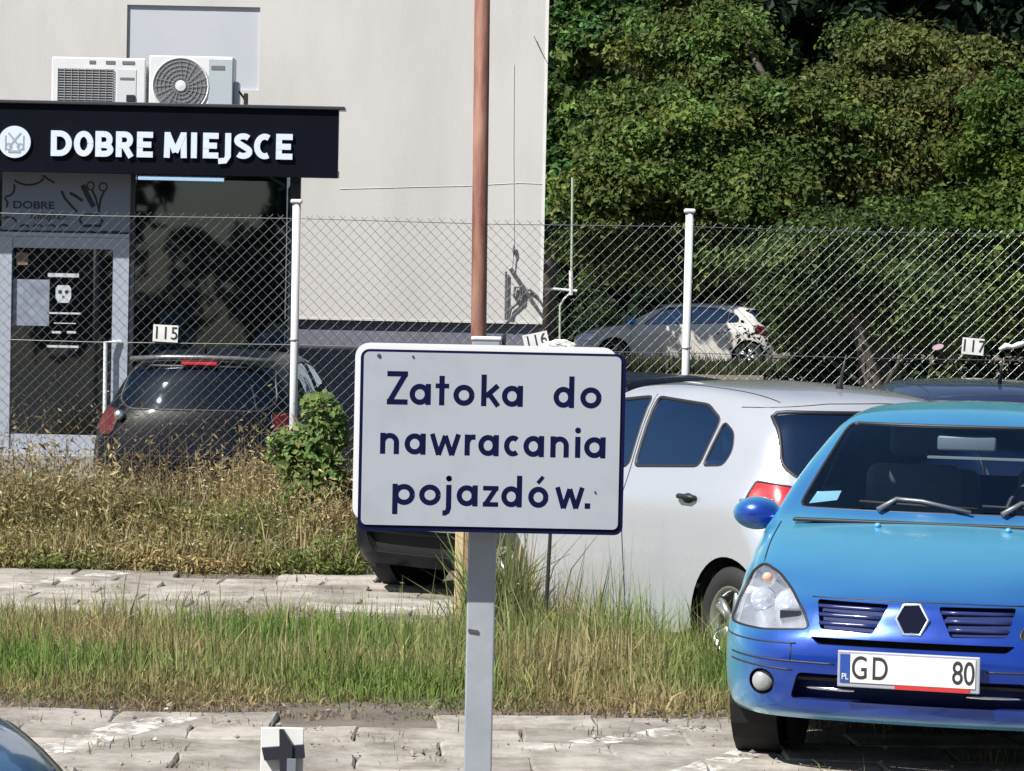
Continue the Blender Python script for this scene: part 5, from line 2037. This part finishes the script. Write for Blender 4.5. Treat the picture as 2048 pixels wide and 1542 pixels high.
cl = masses([(1290, 260, 120, 90, 34, 0), (1240, 390, 110, 80, 34, -1), (1420, 180, 120, 110, 40, .5), (1400, 330, 150, 110, 46, -1), (1520, 420, 150, 110, 44, -1.5),
             (1560, 250, 140, 110, 42, -.5), (1470, 90, 90, 70, 22, .5), (1270, 500, 110, 70, 26, -.5), (1430, 480, 120, 80, 26, -.8), (1650, 300, 120, 100, 26, 0), (1330, 80, 80, 70, 14, 1)], YT, base)
trk = [(0, 0, -.1), (-.10, 0, 1.2), (-.45, -.1, 2.6), (-1.0, -.2, 3.8), (-1.6, -.3, 4.6)]
tree('olive_tree', 'large olive-green tree with drooping branches over the white car', base, trk, .26, cl, 290, .054, OLIVE, group='trees behind the fence', limbs=30)
base2 = Vector((at(1900, 700, YT + 1).x, YT + 1, ground_z(0, YT + 1)))
cl = masses([(1700, 200, 120, 110, 36, 0), (1800, 130, 110, 80, 34, .5), (1700, 360, 120, 110, 34, -1.0), (1870, 250, 120, 100, 36, -.5), (1780, 400, 120, 90, 26, -.6), (1930, 130, 80, 50, 14, .6)], YT + 1, base2)
tree('russet_tree', 'tree with brownish-tinged top leaves between the olive and green trees', base2, [(0, 0, -.1), (-.1, 0, 1.5), (-.5, .1, 3.2), (-.8, .1, 4.8)], .2, cl, 290, .054, BROWNISH,
     group='trees behind the fence', limbs=20)
base3 = Vector((at(2060, 700, YT - 2).x, YT - 2, ground_z(0, YT - 2)))
cl = masses([(2020, 260, 110, 110, 34, 0), (2050, 420, 120, 110, 34, -.5), (1930, 480, 110, 110, 34, -.5), (1980, 600, 110, 80, 26, -.6), (2150, 200, 120, 120, 24, 0)], YT - 2, base3)
tree('green_tree', 'fresh green tree at the right behind number plate 117', base3, [(0, 0, -.1), (.05, 0, 1.4), (-.1, 0, 2.8), (-.2, 0, 4.4)], .16, cl, 290, .052, [(.10, .145, .03), (.075, .13, .034), (.10, .15, .03)],
     group='trees behind the fence', limbs=20)
base4 = Vector((at(1750, 720, 34).x, 34, ground_z(0, 34)))
cl = masses([(1640, 530, 110, 90, 26, 0), (1600, 590, 60, 80, 16, .4), (1830, 600, 90, 90, 26, 0), (1720, 480, 80, 70, 16, .5)], 34, base4)
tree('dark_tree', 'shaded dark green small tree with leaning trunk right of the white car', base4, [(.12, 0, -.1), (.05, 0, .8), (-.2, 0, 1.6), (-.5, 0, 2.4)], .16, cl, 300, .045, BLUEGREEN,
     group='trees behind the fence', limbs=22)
# bright-leaved tree by the building corner
base5 = Vector((at(1090, 700, 60).x, 60, ground_z(0, 60)))
cl = masses([(1150, 60, 90, 110, 34, 0), (1260, 40, 120, 90, 36, .5), (1180, 230, 100, 90, 30, 0), (1130, 350, 60, 90, 22, .5), (1330, -60, 150, 90, 34, 1), (1120, -120, 120, 120, 24, 1), (1040, 380, 90, 120, 26, 0), (1000, 500, 110, 90, 24, 0), (1090, 480, 60, 70, 14, .5)], 60, base5)  # lower-left masses, unseen behind the building, added to shade the white car
tree('broadleaf_tree', 'darker broad-leaved tree beside the building corner', base5, [(0, 0, -.1), (0, 0, 2.5), (.2, 0, 5), (.3, 0, 7)], .28, cl, 230, .11, GREEN, group='trees behind the fence', limbs=24, cvar=.3)
# tall wood behind, one far mass, leaf colours darkened to stand for deep shade
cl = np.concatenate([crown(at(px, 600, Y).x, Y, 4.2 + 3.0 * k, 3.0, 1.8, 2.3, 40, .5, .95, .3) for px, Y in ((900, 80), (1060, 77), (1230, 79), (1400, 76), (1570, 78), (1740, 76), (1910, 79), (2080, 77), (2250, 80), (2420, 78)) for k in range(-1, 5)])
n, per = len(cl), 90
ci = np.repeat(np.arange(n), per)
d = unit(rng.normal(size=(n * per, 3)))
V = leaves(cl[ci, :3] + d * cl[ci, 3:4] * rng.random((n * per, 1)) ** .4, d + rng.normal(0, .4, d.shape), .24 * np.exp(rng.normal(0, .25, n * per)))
tag(np_mesh('forest', V, 3, M_LEAF, np.repeat(palette(n * per, DEEP, None, .3), 2, axis=0)), 'wood with deep shade in its leaf colour behind the lit trees', None, None, 'stuff')
# unseen row of trees added behind the camera to darken reflections in glass and paint
cl = np.concatenate([crown(x_, -34 + 2 * math.sin(x_), 3.5, 4.2, 2.5, 4.6, 26, .8, 1.4, .3) for x_ in range(-34, 40, 7)])
n, per = len(cl), 40
ci = np.repeat(np.arange(n), per)
d = unit(rng.normal(size=(n * per, 3)))
V = leaves(cl[ci, :3] + d * cl[ci, 3:4] * rng.random((n * per, 1)) ** .4, d + rng.normal(0, .4, d.shape), .6)
V[:, 2] = np.maximum(V[:, 2], 0)
tag(np_mesh('treeline', V, 3, M_LEAF, np.repeat(palette(n * per, DEEP, None, .3), 2, axis=0)), 'treeline added unseen behind the camera to darken reflections', None, None, 'stuff')
# low bushes along the back of the lot
for px, Y, r in ((1180, 69, 1.8), (1480, 70, 1.6), (1640, 39, .9), (1760, 39.5, .8), (1900, 36.5, .8), (2060, 36, .9), (2200, 36, 1.0)):
    gx = at(px, 700, Y).x
    sh = empty('bush', (gx, Y, ground_z(gx, Y) - .05))
    tag(sh, {1180: 'dark bush left of the white car by the building', 1480: 'dark bush behind the tail of the white car', 1640: 'dark bush under the leaning dark tree',
             1760: 'dark bush right of the leaning trunk', 1900: 'dark bush behind number plate 117', 2060: 'dark bush behind the torn white plastic strip', 2200: 'dark bush beyond the right end of the fence'}[px], 'bush', 'bushes behind the fence')
    cl = crown(0, 0, r * .75, r * 1.0, r * .6, r * .8, 16, .22, .42, .3)
    n, per = len(cl), 130
    ci = np.repeat(np.arange(n), per)
    d = unit(rng.normal(size=(n * per, 3)))
    pos = cl[ci, :3] + d * cl[ci, 3:4] * rng.random((n * per, 1)) ** .45
    pos[:, 2] = np.maximum(pos[:, 2], .03)
    V = leaves(pos, d + np.array([[0, 0, .4]]) + rng.normal(0, .4, size=d.shape), .07)
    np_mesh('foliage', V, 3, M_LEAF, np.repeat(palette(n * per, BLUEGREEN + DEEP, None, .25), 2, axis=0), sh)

# leafy climber round the fence post
q = at(640, 1090, 20.55)
cb_ = empty('climbing_shrub', (q.x, 20.55, -.03))
tag(cb_, 'leafy green climbing shrub growing around the fence post', 'shrub')
cl = []
for px, py, rx, rz, n in ((640, 880, 50, 60, 14), (610, 960, 45, 60, 12), (660, 980, 40, 70, 14), (620, 1060, 60, 40, 14), (690, 1060, 50, 40, 10), (640, 820, 24, 30, 5), (580, 890, 24, 40, 6)):
    c = at(px, py, 20.55)
    k = 20.55 / FPX
    cl.append(crown(c.x - q.x, 0, c.z + .03, rx * k+.02, .22, rz * k, int(n * 1.5), .07, .14, .2))
cl = np.concatenate(cl)
n, per = len(cl), 30
ci = np.repeat(np.arange(n), per)
d = unit(rng.normal(size=(n * per, 3)))
pos = cl[ci, :3] + d * cl[ci, 3:4]
pos[:, 2] = np.maximum(pos[:, 2], .02)
V = leaves(pos, d * .5 + np.array([[-.2, -.5, .6]]) + rng.normal(0, .35, size=d.shape), .046 * np.exp(rng.normal(0, .3, size=n * per)), 1.3)
np_mesh('foliage', V, 3, M_LEAF, np.repeat(palette(n * per, [(.16, .23, .065), (.12, .20, .055), (.21, .25, .09), (.09, .16, .05)], None, .2), 2, axis=0), cb_)
sm_ = MB()
for k in range(7):
    c = cl[rng.integers(len(cl))]
    sm_.tube([(random.uniform(-.1, .1), 0, 0), (c[0] * .5, 0, c[2] * .55), (c[0], c[1], c[2])], [.012, .009, .004], 5)
sm_.build('stem', M_BARK, cb_, True)


# grass and weeds: thin bent blades
def blades(x, y, z, h, w, lean=.35):
    n = len(x)
    az = rng.uniform(0, 2 * np.pi, n)
    wd = np.stack([np.cos(az), np.sin(az), np.zeros(n)], 1) * (w / 2)[:, None]
    la = rng.uniform(0, 2 * np.pi, n)
    ln = np.stack([np.cos(la), np.sin(la), np.zeros(n)], 1) * (h * np.abs(rng.normal(0, lean, n)))[:, None]
    b0 = np.stack([x, y, z], 1)
    m = b0 + ln * .35 + np.stack([np.zeros(n), np.zeros(n), h * .55], 1)
    t = b0 + ln + np.stack([np.zeros(n), np.zeros(n), h * (1 - .25 * np.minimum(1, np.linalg.norm(ln, axis=1) / np.maximum(h, 1e-6)))], 1)
    q1 = np.stack([b0 - wd, b0 + wd, m + wd * .8], 1)
    q2 = np.stack([b0 - wd, m + wd * .8, m - wd * .8], 1)
    q3 = np.stack([m - wd * .8, m + wd * .8, t], 1)
    return np.concatenate([q1, q2, q3], 1).reshape(-1, 3)


def noise2(x, y, s, o=0.0):
    return (np.sin(x * s * 1.7 + 1.3 * np.sin(y * s * 1.1 + o) + o) + np.sin(y * s * 2.3 + 1.7 * np.sin(x * s * .9 + 2 * o)) + np.sin((x + y) * s * 1.2 + o * 3)) / 3


def gz(x, y):
    return np.array([ground_z(a, b_) for a, b_ in zip(x, y)]) - .035


def grass(name, label, x0, x1, y0, y1, n, hfun, cols, w=None, width=.006, dens=None, lean=.35):
    x, y = rng.uniform(x0, x1, n), rng.uniform(y0, y1, n)
    if dens is not None:
        k = rng.random(n) < dens(x, y)
        x, y = x[k], y[k]
    h = hfun(x, y) * np.exp(rng.normal(0, .3, len(x)))
    V = blades(x, y, gz(x, y), h, width * np.exp(rng.normal(0, .3, len(x))), lean)
    C = cols(x, y, h) if callable(cols) else palette(len(x), cols, w)
    return tag(np_mesh(name, V, 3, M_LEAF, np.repeat(C, 3, axis=0)), label, None, None, 'stuff')


def mixcol(x, y, h, A, B_, s=1.5, o=0.0, bias=0.0):
    t = np.clip(.5 + 1.25 * noise2(x, y, s, o) + bias + rng.normal(0, .22, len(x)), 0, 1)[:, None]
    return np.clip((np.array([A]) * (1 - t) + np.array([B_]) * t) * np.exp(rng.normal(0, .22, (len(x), 1))), .004, .7)


GR_A, GR_B = (.16, .25, .06), (.38, .31, .16)
# main strip between the pavements
grass('grass_strip', 'green and yellowed grass on the strip before the silver car', -3.4, 3.2, 12.55, 16.3, 78000,
      lambda x, y: .06 + .10 * np.clip((y - 12.6) / 1.0, .1, 1) + .06 * noise2(x, y, 1.3, .4) + .15 * np.clip(x + .4, 0, 1) * np.clip((y - 12.9) * 1.5, 0, 1),
      lambda x, y, h: mixcol(x, y, h, GR_A, GR_B, 1.6, .7, -.15 + .35 * np.clip(13.4 - y, 0, 1) + .25 * np.exp(-((x - .35) ** 2) / .12)), width=.007,
      dens=lambda x, y: np.clip((y - 12.45 - .22 * noise2(x, y, 2.4, .8)) / .3, .03, 1) * np.where(y > 15.3, np.clip((16.6 - y) / 1.2, .1, 1), 1) * (.55 + .45 * np.clip(noise2(x, y, 1.1, 2) + .7, 0, 1)), lean=.4)
# tall seeding stalks
grass('tall_grass', 'tall thin seeding grass stalks sticking up from the strip', -3.2, 2.6, 12.9, 15.0, 1900,
      lambda x, y: .30 + .16 * noise2(x, y, 1.9, 1.0) + .10 * np.exp(-((x - .25) ** 2) / .3),
      lambda x, y, h: mixcol(x, y, h, (.18, .20, .08), (.40, .34, .19), 2, .3), width=.0065, dens=lambda x, y: .35 + .65 * np.exp(-((x - .2) ** 2) / .5), lean=.22)
# dry thatch at the front edge and soil crumbs
grass('dry_thatch', 'dry brown thatch and roots along the front edge of the strip', -3.4, 3.2, 12.05, 13.0, 16000,
      lambda x, y: .035 + .03 * noise2(x, y, 2, .2), [(.26, .19, .11), (.20, .145, .085), (.33, .26, .15), (.13, .12, .05)], None, .006,
      dens=lambda x, y: np.clip(.5 + .6 * noise2(x, y, 1.4, 3), .1, 1), lean=1.1)
# weeds in the slab joints
grass('joint_weeds', 'sparse grass tufts in the joints of the front slabs', -3.2, 3.2, 9.6, 12.5, 17000,
      lambda x, y: .045 + .06 * np.clip(noise2(x, y, 4, 1), 0, 1), lambda x, y, h: mixcol(x, y, h, (.13, .15, .05), (.27, .22, .11), 2, .3), width=.006,
      dens=lambda x, y: np.where(noise2(x, y, 4.3, 5) > .50, .8, .035), lean=.5)
grass('lane_weeds', 'low weeds growing in the joints of the lane slabs', -5, 1.0, 16.2, 19.6, 14000,
      lambda x, y: .045 + .06 * np.clip(noise2(x, y, 3, 1), 0, 1), lambda x, y, h: mixcol(x, y, h, (.12, .15, .05), (.26, .21, .10), 2, .3), width=.008,
      dens=lambda x, y: np.where(noise2(x, y, 2.6, 1.5) > .42, .9, .04) + np.clip((y - 19.0) * 1.2, 0, .8), lean=.5)


# dry weeds in front of the fence: stalks with many small withered leaves and seed heads
def weeds(name, label, x0, x1, y0, y1, n, hfun, cols, lsz, per, wst=.007, asp=2.2):
    x, y = rng.uniform(x0, x1, n), rng.uniform(y0, y1, n)
    h = np.maximum(.06, hfun(x, y) * np.exp(rng.normal(0, .22, n)))
    z = gz(x, y)
    S = blades(x, y, z, h, np.full(n, wst), .2)
    ci = np.repeat(np.arange(n), per)
    t = rng.beta(1.8, 1.2, n * per)
    sp = (.03 + .16 * h[ci] * (1 - np.abs(t - .6)))[:, None]
    pos = np.stack([x[ci], y[ci], z[ci] + h[ci] * t], 1) + rng.normal(0, 1, (n * per, 3)) * sp * np.array([[1, 1, .5]])
    pos[:, 2] = np.maximum(pos[:, 2], z[ci] + .01)
    L = leaves(pos, rng.normal(0, 1, (n * per, 3)) + np.array([[0, -.2, .5]]), lsz * np.exp(rng.normal(0, .35, n * per)), asp)
    cp = cols(x, y, h)
    CL = np.clip(cp[ci] * np.exp(rng.normal(0, .28, (n * per, 1))), .004, .8)
    V = np.concatenate([S, L])
    C = np.concatenate([np.repeat(cp, 3, axis=0), np.repeat(CL, 2, axis=0)])
    return tag(np_mesh(name, V, 3, M_LEAF, C), label, None, None, 'stuff')


weeds('dry_weeds', 'waist-high dry brown weeds along the fence', -5.2, -1.15, 19.9, 21.5, 1900, lambda x, y: .36 + .24 * noise2(x, y, 1.9, .5) + .14 * noise2(x, y, 6.3, 1.5) + .12 * np.clip((y - 20.3), 0, 1),
      lambda x, y, h: mixcol(x, y, h, (.17, .145, .065), (.39, .315, .17), 2.2, .9), .0105, 34, .008, 4.2)
weeds('dry_weeds', 'low olive weeds in front of the dry brown weeds', -5.2, -1.0, 19.35, 20.5, 1800, lambda x, y: .10 + .25 * np.clip(y - 19.4, 0, 1) + .06 * noise2(x, y, 3, .5),
      lambda x, y, h: mixcol(x, y, h, (.15, .19, .055), (.36, .28, .14), 2.0, 1.9, .0), .014, 26, .007, 2.8)
weeds('dry_weeds', 'pale bleached straw tuft at the far left of the weeds', -4.1, -3.75, 20.0, 20.5, 60, lambda x, y: .55 + 0 * x,
      lambda x, y, h: mixcol(x, y, h, (.44, .36, .22), (.52, .44, .28), 2.0, 1.9), .02, 14, .014)
weeds('dry_weeds', 'weeds along the fence behind the parked cars', -1.0, 6.0, 20.9, 22.0, 700, lambda x, y: .30 + .1 * noise2(x, y, 2, .5),
      lambda x, y, h: mixcol(x, y, h, (.08, .11, .035), (.2, .16, .08), 2.2, .9), .024, 22)
grass('far_scrub', 'low scrub hiding the wheels of the far white car', 1.0, 9, 57.5, 61, 9000, lambda x, y: .26 + .10 * noise2(x, y, 1.3, .5), lambda x, y, h: mixcol(x, y, h, (.03, .045, .018), (.07, .07, .035), 1.0, .9), width=.03, lean=.6)
weeds('tall_stalks', 'thin brown stalks with seed heads standing above the dry weeds', -5.2, -1.5, 20.3, 21.5, 230, lambda x, y: .78 + .14 * noise2(x, y, 3, .5),
      lambda x, y, h: mixcol(x, y, h, (.16, .11, .06), (.38, .29, .17), 2.2, .9), .010, 18, .010, 3.5)
grass('straw', 'pale straw blades leaning among the weeds', -5.2, -1.1, 19.45, 21.3, 12000, lambda x, y: .22 + .18 * np.clip(y - 19.5, 0, 1), lambda x, y, h: mixcol(x, y, h, (.20, .22, .08), (.46, .37, .21), 1.7, 2.9), width=.010, lean=.6)
grass('strip_litter', 'matted short grass and straw under the taller blades', -3.4, 3.2, 12.4, 16.3, 42000, lambda x, y: .045 + .02 * noise2(x, y, 2, .4), lambda x, y, h: mixcol(x, y, h, (.15, .19, .06), (.36, .29, .15), 2.1, .2, .1), width=.009, lean=1.2)
grass('wheel_weeds', 'tall weeds hiding the front wheel of the silver car', -.22, .12, 15.0, 15.7, 900, lambda x, y: .48 + .1 * noise2(x, y, 5, .4), lambda x, y, h: mixcol(x, y, h, (.15, .20, .07), (.33, .28, .15), 2.1, .2), width=.012, lean=.35)
# small white flowers scattered through the weeds
n = 260
x, y = rng.uniform(-4.8, -1.2, n), rng.uniform(19.5, 20.6, n)
pos = np.stack([x, y, gz(x, y) + .12 + .5 * rng.random(n) * np.clip(y - 19.4, .2, 1)], 1)
pos = np.repeat(pos, 4, axis=0) + rng.normal(0, .018, (n * 4, 3))
V = leaves(pos, rng.normal(0, .4, (n * 4, 3)) + np.array([[0, -.3, 1]]), .016, 1.2)
tag(np_mesh('white_flowers', V, 3, M_LEAF, np.repeat(palette(n * 4, [(.62, .60, .50), (.55, .55, .42)], None, .1), 2, axis=0)), 'tiny white flower heads among the weeds', None, None, 'stuff')

# soil clods along the strip edge
n = 2600
x, y = rng.uniform(-3.3, 3.2, n), 12.0 + np.abs(rng.normal(0, .32, n))
r = .006 + .020 * rng.random(n) ** 2.5
octa = np.array([[1, 0, 0], [0, 1, 0], [-1, 0, 0], [0, -1, 0], [0, 0, 1], [0, 0, -1]], float)
tri = [(0, 1, 4), (1, 2, 4), (2, 3, 4), (3, 0, 4), (1, 0, 5), (2, 1, 5), (3, 2, 5), (0, 3, 5)]
P = np.stack([x, y, gz(x, y) + r * .4], 1)[:, None, :] + (octa[None] * (1 + rng.normal(0, .3, (n, 6, 1)))) * r[:, None, None] * np.array([[[1.3, 1.1, .8]]])
V = P[:, np.array(tri).ravel()].reshape(-1, 3)
CS = np.array([[.10, .077, .06]]) * np.exp(rng.normal(0, .35, (n, 1)))
tag(np_mesh('soil_clods', V, 3, mat('clod_soil', (.1, .08, .06), .95, attr=True), np.repeat(CS, 8, axis=0)), 'dark crumbled soil clods along the grass edge', None, None, 'stuff')

# crumbs and pebbles lying on the front slabs
n = 1500
x, y = rng.uniform(-3.0, 3.2, n), rng.uniform(9.7, 12.3, n)
k = rng.random(n) < np.clip(.25 + .8 * noise2(x, y, 2.2, 4) + .6 * np.clip(y - 11.8, 0, 1), .04, 1)
x, y = x[k], y[k]
n = len(x)
r = .003 + .010 * rng.random(n) ** 3
P = np.stack([x, y, .006 + r * .5], 1)[:, None, :] + (octa[None] * (1 + rng.normal(0, .25, (n, 6, 1)))) * r[:, None, None] * np.array([[[1.2, 1.1, .8]]])
V = P[:, np.array(tri).ravel()].reshape(-1, 3)
CS = np.array([[.22, .19, .16]]) * np.exp(rng.normal(0, .4, (n, 1)))
tag(np_mesh('gravel', V, 3, MATS['clod_soil'], np.repeat(CS, 8, axis=0)), 'crumbs and pebbles scattered on the front slabs', None, None, 'stuff')
